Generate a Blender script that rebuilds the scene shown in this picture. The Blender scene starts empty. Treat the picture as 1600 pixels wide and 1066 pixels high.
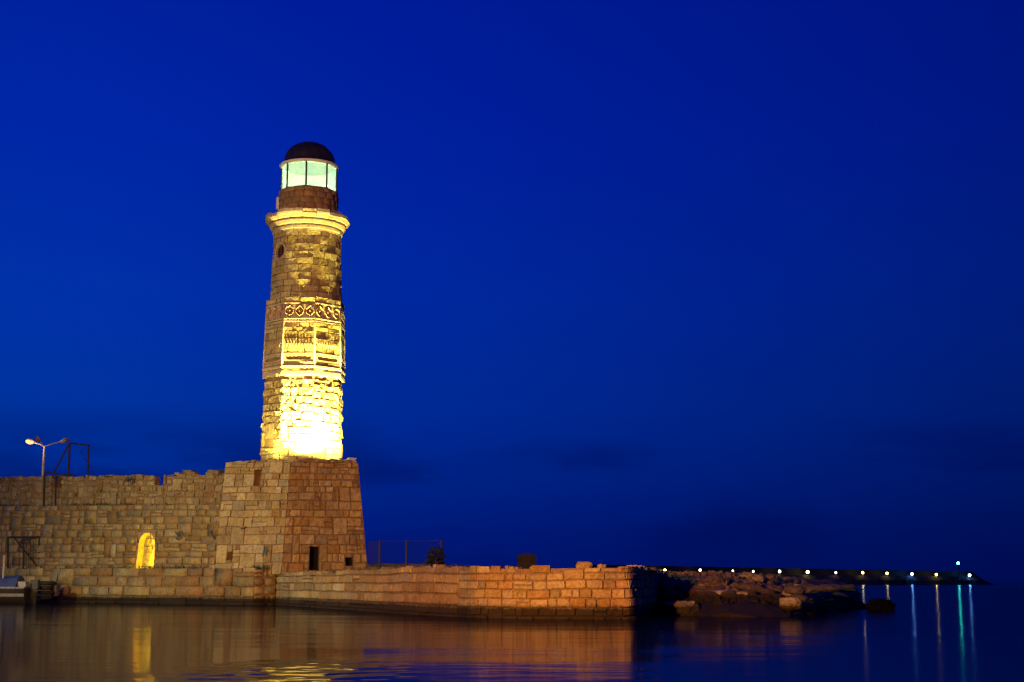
import bpy, bmesh, math, random
from mathutils import Vector, Matrix, noise as mnoise
random.seed(7)
R = math.radians
SC = bpy.context.scene
COL = SC.collection

# ------------------------------------------------------------------ camera, sky, light, exposure
F_PX, PITCH, EYE, HOR = 2222.0, math.atan(377 / 2222.0), 0.95, 910
CT, ST = math.cos(PITCH), math.sin(PITCH)
cam = bpy.data.cameras.new('camera')
cam.lens, cam.sensor_width, cam.clip_start, cam.clip_end = 36 * F_PX / 1600, 36, 0.1, 12000
cam_o = bpy.data.objects.new('camera', cam)
cam_o.location = (0, 0, EYE)
cam_o.rotation_euler = (math.pi / 2 + PITCH, 0, 0)
COL.objects.link(cam_o)
SC.camera = cam_o
SC.view_settings.view_transform = 'Standard'
SC.view_settings.look = 'None'
SC.view_settings.exposure = 0.0
SC.view_settings.gamma = 1.0
SC.view_settings.use_curve_mapping = False
SC.render.engine = 'CYCLES'
SC.cycles.max_bounces = 5
SC.cycles.sample_clamp_indirect = 4.0
SC.cycles.use_denoising = True


class NT:
    """small node-tree helper"""
    def __init__(self, tree):
        self.t = tree
        tree.nodes.clear()

    def n(self, typ, **kw):
        nd = self.t.nodes.new(typ)
        for k, v in kw.items():
            if k.startswith('i_'):
                key = k[2:]
                nd.inputs[int(key) if key.isdigit() else key.replace('_', ' ')].default_value = v
            else:
                setattr(nd, k, v)
        return nd

    def l(self, a, ao, b, bi):
        self.t.links.new(a.outputs[ao], b.inputs[bi])

    def math(self, op, a, b=None, clamp=False):
        nd = self.t.nodes.new('ShaderNodeMath')
        nd.operation = op
        nd.use_clamp = clamp
        for i, x in enumerate((a, b)):
            if x is None:
                continue
            if isinstance(x, (int, float)):
                nd.inputs[i].default_value = x
            else:
                self.t.links.new(x, nd.inputs[i])
        return nd.outputs[0]

    def ramp(self, fac, stops, interp='LINEAR'):
        nd = self.t.nodes.new('ShaderNodeValToRGB')
        cr = nd.color_ramp
        cr.interpolation = interp
        while len(cr.elements) < len(stops):
            cr.elements.new(0.5)
        for e, (p, c) in zip(cr.elements, stops):
            e.position = p
            e.color = (*c, 1) if len(c) == 3 else c
        self.t.links.new(fac, nd.inputs[0])
        return nd.outputs[0]

    def mix(self, fac, a, b, blend='MIX'):
        nd = self.t.nodes.new('ShaderNodeMix')
        nd.data_type = 'RGBA'
        nd.blend_type = blend
        for i, x in ((0, fac), (6, a), (7, b)):
            if isinstance(x, (int, float)):
                nd.inputs[i].default_value = x
            elif isinstance(x, tuple):
                nd.inputs[i].default_value = (*x, 1) if len(x) == 3 else x
            else:
                self.t.links.new(x, nd.inputs[i])
        return nd.outputs[2]

    def noise(self, vec, scale, detail=4, rough=0.55):
        nd = self.t.nodes.new('ShaderNodeTexNoise')
        nd.inputs['Scale'].default_value = scale
        nd.inputs['Detail'].default_value = detail
        nd.inputs['Roughness'].default_value = rough
        if vec is not None:
            self.t.links.new(vec, nd.inputs['Vector'])
        return nd.outputs[0]


world = bpy.data.worlds.new('World')
SC.world = world
world.use_nodes = True
w = NT(world.node_tree)
tc = w.n('ShaderNodeTexCoord')
sep = w.n('ShaderNodeSeparateXYZ')
w.l(tc, 'Generated', sep, 0)
elev = w.math('MAXIMUM', sep.outputs[2], 0.0)
sky = w.ramp(elev, [(0.0, (0.0, 0.0062, 0.150)), (0.03, (0.0, 0.0088, 0.178)), (0.07, (0.0, 0.0150, 0.235)),
                    (0.12, (0.0, 0.0215, 0.300)), (0.20, (0.0, 0.0205, 0.350)), (0.30, (0.0, 0.0145, 0.355)),
                    (0.42, (0.0, 0.0105, 0.315)), (1.0, (0.0, 0.004, 0.17))])
# dusk side to the left, night side to the right
az = w.ramp(w.math('MULTIPLY_ADD', sep.outputs[0], 0.5), [(0.25, (1.3, 1.7, 1.2)), (0.36, (1.26, 1.55, 1.17)), (0.46, (1.04, 1.08, 1.02)),
                                                         (0.56, (0.78,) * 3), (0.66, (0.52,) * 3), (0.8, (0.44,) * 3)])
w.t.nodes[-1]
for nd in w.t.nodes:
    if nd.type == 'MATH' and nd.operation == 'MULTIPLY_ADD':
        nd.inputs[2].default_value = 0.5
# the night side loses less towards the zenith
azm = w.mix(w.math('MULTIPLY', elev, 1.0, True), az, (0.85, 0.85, 0.85))
mapn = w.n('ShaderNodeMapping')
mapn.inputs['Scale'].default_value = (3.4, 3.4, 15.0)
w.l(tc, 'Generated', mapn, 0)
cl = w.noise(mapn.outputs[0], 1.6, 5, 0.5)
clr = w.ramp(cl, [(0.44, (0, 0, 0)), (0.62, (1, 1, 1))], 'EASE')
low = w.ramp(elev, [(0.0, (0.3,) * 3), (0.035, (1,) * 3), (0.075, (0.8,) * 3), (0.13, (0, 0, 0))], 'EASE')
clf = w.math('MULTIPLY', w.math('MULTIPLY', clr, low), 0.55)
s1 = w.mix(1.0, sky, azm, 'MULTIPLY')
s2 = w.mix(clf, s1, (0.0, 0.0030, 0.085))
bg = w.n('ShaderNodeBackground', i_Strength=1.0)
w.t.links.new(s2, bg.inputs[0])
wo = w.n('ShaderNodeOutputWorld')
w.l(bg, 0, wo, 0)


# ------------------------------------------------------------------ helpers
def at(px, py, Y):
    """world point seen at pixel (px,py) of the 1600-wide photograph, at distance Y"""
    r, u = (px - 800) / F_PX, (533 - py) / F_PX
    k = Y / (CT - u * ST)
    return Vector((r * k, Y, EYE + (ST + u * CT) * k))


def wat(px, py, z=0.0):
    r, u = (px - 800) / F_PX, (533 - py) / F_PX
    k = (z - EYE) / (ST + u * CT)
    return Vector((r * k, (CT - u * ST) * k, z))


def props(o, label=None, cat=None, group=None, kind=None):
    for k, v in (('label', label), ('category', cat), ('group', group), ('kind', kind)):
        if v:
            o[k] = v
    return o


def thing(name, label, cat, loc=(0, 0, 0), group=None):
    o = bpy.data.objects.new(name, None)
    o.location = loc
    o.empty_display_size = 0.2
    COL.objects.link(o)
    return props(o, label, cat, group)


def wloc(o):
    p = Vector((0, 0, 0))
    while o is not None:
        p += o.location
        o = o.parent
    return p


def link_mesh(name, verts, faces, mat, parent=None, smooth=False, color=None, origin=None):
    """verts in world coordinates; origin = centre unless given"""
    vs = [Vector(v) for v in verts]
    if origin is None:
        c = Vector((0, 0, 0))
        for v in vs:
            c += v
        origin = c / len(vs)
    origin = Vector(origin)
    me = bpy.data.meshes.new(name)
    me.from_pydata([v - origin for v in vs], [], faces)
    if smooth:
        me.polygons.foreach_set('use_smooth', [True] * len(me.polygons))
    me.materials.append(mat)
    o = bpy.data.objects.new(name, me)
    if color:
        o.color = (*color, 1)
    COL.objects.link(o)
    if parent is not None:
        o.parent = parent
        o.location = origin - wloc(parent)
    else:
        o.location = origin
    return o


class MB:
    """mesh builder: collects shapes in world coordinates, builds ONE object"""
    def __init__(self):
        self.v, self.f = [], []

    def add(self, vs, fs):
        b = len(self.v)
        self.v += [Vector(x) for x in vs]
        self.f += [tuple(b + i for i in f) for f in fs]

    def box(self, c, s, rot=None):
        c = Vector(c)
        vs = []
        for z in (-.5, .5):
            for x, y in ((-.5, -.5), (.5, -.5), (.5, .5), (-.5, .5)):
                p = Vector((x * s[0], y * s[1], z * s[2]))
                if rot is not None:
                    p = rot @ p
                vs.append(c + p)
        self.add(vs, [(3, 2, 1, 0), (4, 5, 6, 7), (0, 1, 5, 4), (1, 2, 6, 5), (2, 3, 7, 6), (3, 0, 4, 7)])
        return self

    def tube(self, pts, r, n=8, caps=True):
        pts = [Vector(p) for p in pts]
        rs = r if isinstance(r, (list, tuple)) else [r] * len(pts)
        vs, fs = [], []
        for i, p in enumerate(pts):
            d = (pts[min(i + 1, len(pts) - 1)] - pts[max(i - 1, 0)]).normalized()
            a = d.cross(Vector((0, 0, 1)))
            if a.length < 1e-3:
                a = Vector((1, 0, 0))
            a.normalize()
            b = d.cross(a)
            for k in range(n):
                t = 2 * math.pi * k / n
                vs.append(p + (a * math.cos(t) + b * math.sin(t)) * rs[i])
        for i in range(len(pts) - 1):
            for k in range(n):
                q = (k + 1) % n
                fs.append((i * n + k, i * n + q, (i + 1) * n + q, (i + 1) * n + k))
        if caps:
            fs.append(tuple(range(n - 1, -1, -1)))
            fs.append(tuple((len(pts) - 1) * n + k for k in range(n)))
        self.add(vs, fs)
        return self

    def lathe(self, c, prof, n=24, a0=0.0, a1=2 * math.pi, dirf=None, close=False):
        full = abs(a1 - a0 - 2 * math.pi) < 1e-6
        m = n if full else n + 1
        vs, fs = [], []
        for r, z in prof:
            for k in range(m):
                a = a0 + (a1 - a0) * k / n
                d = dirf(a) if dirf else Vector((math.cos(a), math.sin(a), 0))
                vs.append(Vector((c[0], c[1], 0)) + d * r + Vector((0, 0, z)))
        for i in range(len(prof) - 1):
            for k in range(n):
                q = (k + 1) % m
                fs.append((i * m + k, i * m + q, (i + 1) * m + q, (i + 1) * m + k))
        if close and not full:
            fs.append(tuple(i * m for i in range(len(prof))))
            fs.append(tuple(i * m + n for i in range(len(prof) - 1, -1, -1)))
        self.add(vs, fs)
        return self

    def build(self, name, mat, parent=None, smooth=False, color=None, origin=None):
        return link_mesh(name, self.v, self.f, mat, parent, smooth, color, origin)


def nz(x, y, z=0.0):
    return mnoise.noise(Vector((x, y, z)))


# ------------------------------------------------------------------ materials
def mat(name):
    m = bpy.data.materials.new(name)
    m.use_nodes = True
    t = NT(m.node_tree)
    out = t.n('ShaderNodeOutputMaterial')
    p = t.n('ShaderNodeBsdfPrincipled')
    t.l(p, 0, out, 0)
    return m, t, p


def simple(name, col, rough=0.6, metal=0.0, var=0.25, scale=8.0, bump=0.0):
    m, t, p = mat(name)
    g = t.n('ShaderNodeNewGeometry')
    nf = t.noise(g.outputs['Position'], scale, 4)
    d = tuple(c * (1 - var) for c in col)
    b = tuple(min(1, c * (1 + var)) for c in col)
    t.t.links.new(t.ramp(nf, [(0.3, d), (0.7, b)]), p.inputs['Base Color'])
    p.inputs['Roughness'].default_value = rough
    p.inputs['Metallic'].default_value = metal
    if bump:
        bn = t.n('ShaderNodeBump', i_Strength=0.6, i_Distance=bump)
        t.t.links.new(nf, bn.inputs['Height'])
        t.l(bn, 0, p, 'Normal')
    return m


def emis(name, col, strength):
    m, t, p = mat(name)
    p.inputs['Base Color'].default_value = (*[min(1, c) for c in col], 1)
    p.inputs['Emission Color'].default_value = (*col, 1)
    p.inputs['Emission Strength'].default_value = strength
    return m


def stone_mat(name, bump=0.02, tide=True, tz=(0.24, 0.40), dirt=1.0, erode=0.3, use_obj=True, base=(0.4, 0.32, 0.22)):
    m, t, p = mat(name)
    g = t.n('ShaderNodeNewGeometry')
    pos = g.outputs['Position']
    oi = t.n('ShaderNodeObjectInfo')
    n1 = t.noise(pos, 1.1, 5, 0.6)
    n2 = t.noise(pos, 7.0, 5, 0.65)
    n3 = t.noise(pos, 38.0, 3, 0.6)
    col = oi.outputs['Color'] if use_obj else base
    c = t.mix(1.0, col, t.ramp(n2, [(0.28, (0.62, 0.56, 0.50)), (0.5, (1, 1, 1)), (0.75, (1.16, 1.15, 1.1))]), 'MULTIPLY')
    c = t.mix(1.0, c, t.ramp(n1, [(0.3, (0.78, 0.72, 0.66)), (0.62, (1.08, 1.06, 1.02))]), 'MULTIPLY')
    # pits
    v = t.n('ShaderNodeTexVoronoi', i_Scale=11.0)
    t.t.links.new(pos, v.inputs['Vector'])
    pit = t.ramp(v.outputs[0], [(0.0, (1, 1, 1)), (0.28, (0, 0, 0))])
    pm = t.math('MULTIPLY', pit, t.ramp(n2, [(0.45, (0, 0, 0)), (0.65, (1, 1, 1))]))
    c = t.mix(t.math('MULTIPLY', pm, 0.45), c, (0.10, 0.07, 0.045))
    # lichen and soot patches
    n4 = t.noise(pos, 0.55, 6, 0.7)
    c = t.mix(t.ramp(n4, [(0.56, (0, 0, 0)), (0.74, (0.5 * dirt,) * 3)]), c, (0.13, 0.105, 0.08))
    ms = t.n('ShaderNodeMapping')
    ms.inputs['Scale'].default_value = (1.6, 1.6, 0.22)
    t.t.links.new(pos, ms.inputs[0])
    n5 = t.noise(ms.outputs[0], 1.4, 5, 0.65)
    c = t.mix(t.ramp(n5, [(0.55, (0, 0, 0)), (0.74, (0.5 * dirt,) * 3)]), c, (0.10, 0.070, 0.040))
    n6 = t.noise(pos, 16.0, 4, 0.7)
    c = t.mix(1.0, c, t.ramp(n6, [(0.32, (0.66, 0.62, 0.58)), (0.5, (1, 1, 1)), (0.7, (1.2, 1.18, 1.12))]), 'MULTIPLY')
    if tide:
        s = t.n('ShaderNodeSeparateXYZ')
        t.t.links.new(pos, s.inputs[0])
        zz = t.math('ADD', s.outputs[2], t.math('MULTIPLY', t.math('SUBTRACT', n2, 0.5), 0.16))
        tm = t.ramp(zz, [(tz[0], (1, 1, 1)), (tz[1], (0, 0, 0))])
        c = t.mix(t.math('MULTIPLY', tm, 0.93), c, (0.010, 0.008, 0.006))
    t.t.links.new(c, p.inputs['Base Color'])
    p.inputs['Roughness'].default_value = 0.92
    p.inputs['Specular IOR Level'].default_value = 0.25
    h = t.math('ADD', t.math('MULTIPLY', n2, 1.0), t.math('MULTIPLY', n3, 0.35))
    h = t.math('SUBTRACT', h, t.math('MULTIPLY', pm, erode * 2))
    bn = t.n('ShaderNodeBump', i_Strength=0.9, i_Distance=bump)
    t.t.links.new(h, bn.inputs['Height'])
    t.l(bn, 0, p, 'Normal')
    return m


M_STONE = stone_mat('ashlar_stone', 0.035)
M_ERODED = stone_mat('eroded_stone', 0.06, tide=False, erode=0.5, dirt=0.45)
M_CARVED = stone_mat('carved_stone', 0.018, tide=False, dirt=0.3)
M_MORTAR = stone_mat('mortar_core', 0.05, use_obj=False, base=(0.27, 0.20, 0.105))
M_GROUND = stone_mat('dusty_ground', 0.06, use_obj=False, base=(0.16, 0.13, 0.09))
M_ROCK = stone_mat('shore_rock', 0.09, tz=(0.52, 0.82))
M_DARKMETAL = simple('dark_steel', (0.035, 0.026, 0.022), 0.6, 0.3)
M_GALV = simple('galvanised_steel', (0.42, 0.40, 0.38), 0.5, 0.5)
M_DOME = simple('dark_lead_sheet', (0.022, 0.017, 0.014), 0.62, 0.2, 0.45, 3.0, 0.01)
M_EAVE = simple('pale_paint', (0.78, 0.80, 0.70), 0.6, 0.0, 0.08)
M_VOID = simple('dark_void', (0.012, 0.009, 0.007), 0.95)
M_WOOD = simple('weathered_wood', (0.12, 0.07, 0.035), 0.8, 0, 0.4, 14)
M_LEAF = simple('dark_leaf', (0.045, 0.065, 0.02), 0.7, 0, 0.5, 12)
M_GRASS = simple('dry_grass', (0.13, 0.115, 0.035), 0.8, 0, 0.4, 5)
M_INK = simple('black_spray_paint', (0.02, 0.02, 0.022), 0.6)
M_TEAL = simple('teal_spray_paint', (0.04, 0.085, 0.09), 0.6)

PAL_ASH = [(0.47, 0.375, 0.26), (0.43, 0.335, 0.225), (0.50, 0.415, 0.30), (0.40, 0.30, 0.20), (0.45, 0.36, 0.255),
           (0.41, 0.28, 0.165), (0.36, 0.315, 0.26), (0.52, 0.44, 0.33)]
PAL_WALL = [(0.38, 0.30, 0.20), (0.35, 0.27, 0.18), (0.42, 0.34, 0.235), (0.33, 0.235, 0.15), (0.37, 0.30, 0.21),
            (0.34, 0.22, 0.125), (0.29, 0.255, 0.215), (0.44, 0.36, 0.25)]
PAL_TOWER = [(0.47, 0.385, 0.27), (0.43, 0.345, 0.235), (0.50, 0.42, 0.30), (0.39, 0.30, 0.20), (0.45, 0.36, 0.25)]


def pick(pal):
    c = random.choice(pal)
    k = random.uniform(0.80, 1.14)
    h = random.uniform(-.06, .06)
    return (min(.6, c[0] * k), min(.6, c[1] * k * (1.05 + h * .5)), min(.6, c[2] * k * .68 * (1 + h * 3)))


# ------------------------------------------------------------------ surfaces that masonry is laid on
class Quad:
    def __init__(self, b0, b1, t0, t1, out):
        self.b0, self.b1, self.t0, self.t1 = map(Vector, (b0, b1, t0, t1))
        self.U = ((self.b1 - self.b0).length + (self.t1 - self.t0).length) / 2
        self.V = ((self.t0 - self.b0).length + (self.t1 - self.b1).length) / 2
        n = (self.b1 - self.b0).cross(self.t0 - self.b0).normalized()
        self.n = n if n.dot(Vector(out)) > 0 else -n

    def P(self, u, v, w=0.0):
        s, t = u / self.U, v / self.V
        return (self.b0.lerp(self.b1, s)).lerp(self.t0.lerp(self.t1, s), t) + self.n * w


class Path:
    """a wall following a ground line; z0, z1 may be functions of u"""
    def __init__(self, pts, z0, z1, batter=0.0, smooth=True):
        p = [Vector((q[0], q[1], 0)) for q in pts]
        if smooth:
            r = []
            for i in range(len(p) - 1):
                a, b, c, d = p[max(i - 1, 0)], p[i], p[i + 1], p[min(i + 2, len(p) - 1)]
                for k in range(8):
                    t = k / 8
                    r.append(0.5 * ((2 * b) + (c - a) * t + (2 * a - 5 * b + 4 * c - d) * t * t + (3 * b - a - 3 * c + d) * t ** 3))
            r.append(p[-1])
            p = r
        self.p = p
        self.s = [0.0]
        for a, b in zip(p, p[1:]):
            self.s.append(self.s[-1] + (b - a).length)
        self.U = self.s[-1]
        self.z0, self.z1, self.batter = z0, z1, batter
        self.V = sum(self.z1(self.U * k / 10) - z0 for k in range(11)) / 11

    def base(self, u):
        u = max(0.0, min(self.U, u))
        i = 0
        while i < len(self.s) - 2 and self.s[i + 1] < u:
            i += 1
        t = (u - self.s[i]) / max(1e-6, self.s[i + 1] - self.s[i])
        return self.p[i].lerp(self.p[i + 1], t)

    def nrm(self, u):
        a, b = self.base(max(0, u - 0.15)), self.base(min(self.U, u + 0.15))
        d = (b - a).normalized()
        return Vector((d.y, -d.x, 0))

    def P(self, u, v, w=0.0):
        h = self.z1(u) - self.z0
        return self.base(u) + self.nrm(u) * (w - self.batter * v) + Vector((0, 0, self.z0 + v / self.V * h))


class Cyl:
    def __init__(self, c, dirf, r0, r1, z0, z1, a0, a1):
        self.c, self.d, self.r0, self.r1, self.z0, self.z1, self.a0, self.a1 = c, dirf, r0, r1, z0, z1, a0, a1
        self.U = (a1 - a0) * (r0 + r1) / 2
        self.V = z1 - z0

    def P(self, u, v, w=0.0):
        t = v / self.V
        a = self.a0 + (self.a1 - self.a0) * u / self.U
        return Vector((self.c[0], self.c[1], self.z0 + v)) + self.d(a) * (self.r0 + (self.r1 - self.r0) * t + w)


def layout(U, V, rows, wr, big=0.08, split=0.08, holes=(), bias=None):
    """cells (u0,u1,v0,v1) of irregular coursed masonry; rows = list of course heights"""
    rows = rows[:]
    k = V / sum(rows)
    ys = [0.0]
    for h in rows:
        ys.append(ys[-1] + h * k)
    blocked = [[] for _ in range(len(rows) + 1)]
    out = []
    for r in range(len(rows)):
        v0, v1 = ys[r], ys[r + 1]
        segs, x = [], 0.0
        for a, b in sorted(blocked[r]):
            if a - x > 0.05:
                segs.append((x, a))
            x = b
        if U - x > 0.05:
            segs.append((x, U))
        for a, b in segs:
            x = a
            while x < b - 1e-6:
                f = bias(x) if bias else 1.0
                wd = random.uniform(*wr) * f
                if random.random() < 0.18:
                    wd *= 0.55
                if b - x - wd < wr[0] * 0.6 * f:
                    wd = b - x
                    if wd > wr[1] * f * 1.15:
                        wd *= 0.5
                x1 = min(b, x + wd)
                if r + 1 < len(rows) and random.random() < big and not any(x < q1 and x1 > q0 for q0, q1 in blocked[r + 1]):
                    blocked[r + 1].append((x, x1))
                    out.append((x, x1, v0, ys[r + 2]))
                elif random.random() < split and v1 - v0 > 0.2:
                    m = v0 + (v1 - v0) * random.uniform(0.4, 0.6)
                    if random.random() < 0.5:
                        out += [(x, x1, v0, m), (x, x1, m, v1)]
                    else:
                        xm = x + (x1 - x) * random.uniform(0.35, 0.65)
                        out += [(x, x1, v0, m), (x, xm, m, v1), (xm, x1, m, v1)]
                else:
                    out.append((x, x1, v0, v1))
                x = x1
    for (h0, h1, g0, g1) in holes:
        res = []
        for (a, b, c, d) in out:
            if b <= h0 or a >= h1 or d <= g0 or c >= g1:
                res.append((a, b, c, d))
                continue
            if h0 - a > 0.04:
                res.append((a, h0, c, d))
            if b - h1 > 0.04:
                res.append((h1, b, c, d))
            a2, b2 = max(a, h0), min(b, h1)
            if g0 - c > 0.06:
                res.append((a2, b2, c, g0))
            if d - g1 > 0.06:
                res.append((a2, b2, g1, d))
        out = res
    return out


def stone(S, cell, m, parent, pal, joint=0.025, proud=(-0.01, 0.025), rough=0.012, bevel=0.03, depth=0.14, rnd=0.10,
          warp=0.03, name='stone', ju=None, fine=0):
    u0, u1, v0, v1 = cell
    wd, ht = u1 - u0, v1 - v0
    j = joint / 2 * random.uniform(0.7, 1.5)
    a, b, c, d = u0 + j, u1 - j, v0 + j, v1 - j
    if ju:
        a, b = u0 + ju / 2, u1 - ju / 2
    if b - a < 0.03 or d - c < 0.03:
        return None
    bu, bv = min(bevel, (b - a) * 0.3), min(bevel, (d - c) * 0.3)
    us = [a, a + bu, b - bu, b] if (b - a) < 0.55 else [a, a + bu, (a + b) / 2, b - bu, b]
    vs_ = [c, c + bv, d - bv, d]
    if fine:
        k = max(2, min(5, int((b - a) / fine)))
        us = [a] + [a + bu + (b - a - 2 * bu) * i / k for i in range(k + 1)] + [b]
        k = max(1, min(4, int((d - c) / fine)))
        vs_ = [c] + [c + bv + (d - c - 2 * bv) * i / k for i in range(k + 1)] + [d]
    nu, nv = len(us), len(vs_)
    pr = random.uniform(*proud)
    tu, tv = random.uniform(-0.02, 0.02), random.uniform(-0.02, 0.02)
    sd = random.uniform(0, 100)
    jit = min(wd, ht) * rnd
    V, flat = [], []
    for jn, v in enumerate(vs_):
        for i, u in enumerate(us):
            eu, ev = i in (0, nu - 1), jn in (0, nv - 1)
            off = pr + tu * (u - a) / max(.1, b - a) + tv * (v - c) / max(.1, d - c) + rough * nz(u * 5 + sd, v * 5, sd) * 2
            if eu or ev:
                off -= bevel * random.uniform(0.5, 1.2)
            uu, vv = u, v
            if eu:
                uu += (1 if i == 0 else -1) * random.uniform(0, jit) * 0.6
            if ev:
                vv += (1 if jn == 0 else -1) * random.uniform(0, jit) * 0.6
            if eu and ev:
                uu += (1 if i == 0 else -1) * jit * random.uniform(0.3, 1)
                vv += (1 if jn == 0 else -1) * jit * random.uniform(0.3, 1)
                off -= bevel * 0.6
            du = warp * nz(u * 1.1, v * 1.1, 3.3)
            dv = warp * nz(u * 0.9, v * 1.3, 9.1)
            if cell[0] <= 1e-4 or cell[1] >= S.U - 1e-4:
                du *= 0.3
            flat.append((uu + du, vv + dv))
            V.append(S.P(uu + du, vv + dv, off))
    F = [(jn * nu + i, jn * nu + i + 1, (jn + 1) * nu + i + 1, (jn + 1) * nu + i) for jn in range(nv - 1) for i in range(nu - 1)]
    ring = [i for i in range(nu)] + [jn * nu + nu - 1 for jn in range(1, nv)] + [(nv - 1) * nu + i for i in range(nu - 2, -1, -1)] \
        + [jn * nu for jn in range(nv - 2, 0, -1)]
    cu, cv = (a + b) / 2, (c + d) / 2
    base = len(V)
    for k in ring:
        u, v = flat[k]
        V.append(S.P(u + max(-.05, min(.05, (cu - u) * 0.3)), v + max(-.03, min(.03, (cv - v) * 0.2)), -depth))
    n = len(ring)
    F += [(ring[(q + 1) % n], ring[q], base + q, base + (q + 1) % n) for q in range(n)]
    return link_mesh(name, V, F, m, parent, not fine, pick(pal))


def core(S, parent, inset=0.055, step=0.5, holes=(), hole_depth=0.5, name='mortar_core', back=None, vmax=None, m=None, open_=()):
    """the wall body behind the stones, with real recesses at the holes"""
    vm = S.V if vmax is None else vmax
    us = sorted(set([0.0, S.U] + [S.U * k / max(1, int(S.U / step)) for k in range(max(1, int(S.U / step)) + 1)]
                    + [x for h in list(holes) + list(open_) for x in h[:2]]))
    vs = sorted(set([0.0, vm] + [vm * k / max(1, int(vm / step)) for k in range(max(1, int(vm / step)) + 1)]
                    + [x for h in list(holes) + list(open_) for x in h[2:] if x < vm]))
    mb = MB()
    V = [S.P(u, v, -inset) for v in vs for u in us]
    if back:
        V += [S.P(u, vm, -back) for u in us]
    nu = len(us)
    F = []
    for jn in range(len(vs) - 1):
        for i in range(nu - 1):
            cu, cv = (us[i] + us[i + 1]) / 2, (vs[jn] + vs[jn + 1]) / 2
            if any(h[0] < cu < h[1] and h[2] < cv < h[3] for h in list(holes) + list(open_)):
                continue
            F.append((jn * nu + i, jn * nu + i + 1, (jn + 1) * nu + i + 1, (jn + 1) * nu + i))
    if back:
        for i in range(nu - 1):
            if any(h[0] < (us[i] + us[i + 1]) / 2 < h[1] and h[3] > vm for h in open_):
                continue
            F.append(((len(vs) - 1) * nu + i, (len(vs) - 1) * nu + i + 1, len(vs) * nu + i + 1, len(vs) * nu + i))
    mb.add(V, F)
    for (a, b, c, d) in open_:
        d = min(d, vm)
        q = [S.P(u, v, o) for o in (-inset, -(back or .5)) for u, v in ((a, c), (b, c), (b, d), (a, d))]
        mb.add(q, [(0, 4, 5, 1), (1, 5, 6, 2), (3, 7, 4, 0)])
    for h in holes:
        a, b, c, d = h
        q = [S.P(u, v, o) for o in (-inset, -hole_depth) for u, v in ((a, c), (b, c), (b, d), (a, d))]
        mb.add(q, [(0, 4, 5, 1), (1, 5, 6, 2), (2, 6, 7, 3), (3, 7, 4, 0), (4, 7, 6, 5)])
    return mb.build(name, m or M_MORTAR, parent)


def ribbon(S, pts, width, w, m, parent, name='graffiti'):
    mb = MB()
    for stroke in pts:
        V, F = [], []
        for i, (u, v) in enumerate(stroke):
            q = stroke[min(i + 1, len(stroke) - 1)]
            p = stroke[max(i - 1, 0)]
            d = Vector((q[0] - p[0], q[1] - p[1])).normalized()
            nx, ny = -d.y * width / 2, d.x * width / 2
            V += [S.P(u + nx, v + ny, w), S.P(u - nx, v - ny, w)]
        F = [(2 * i, 2 * i + 1, 2 * i + 3, 2 * i + 2) for i in range(len(stroke) - 1)]
        mb.add(V, F)
    return mb.build(name, m, parent)


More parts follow.
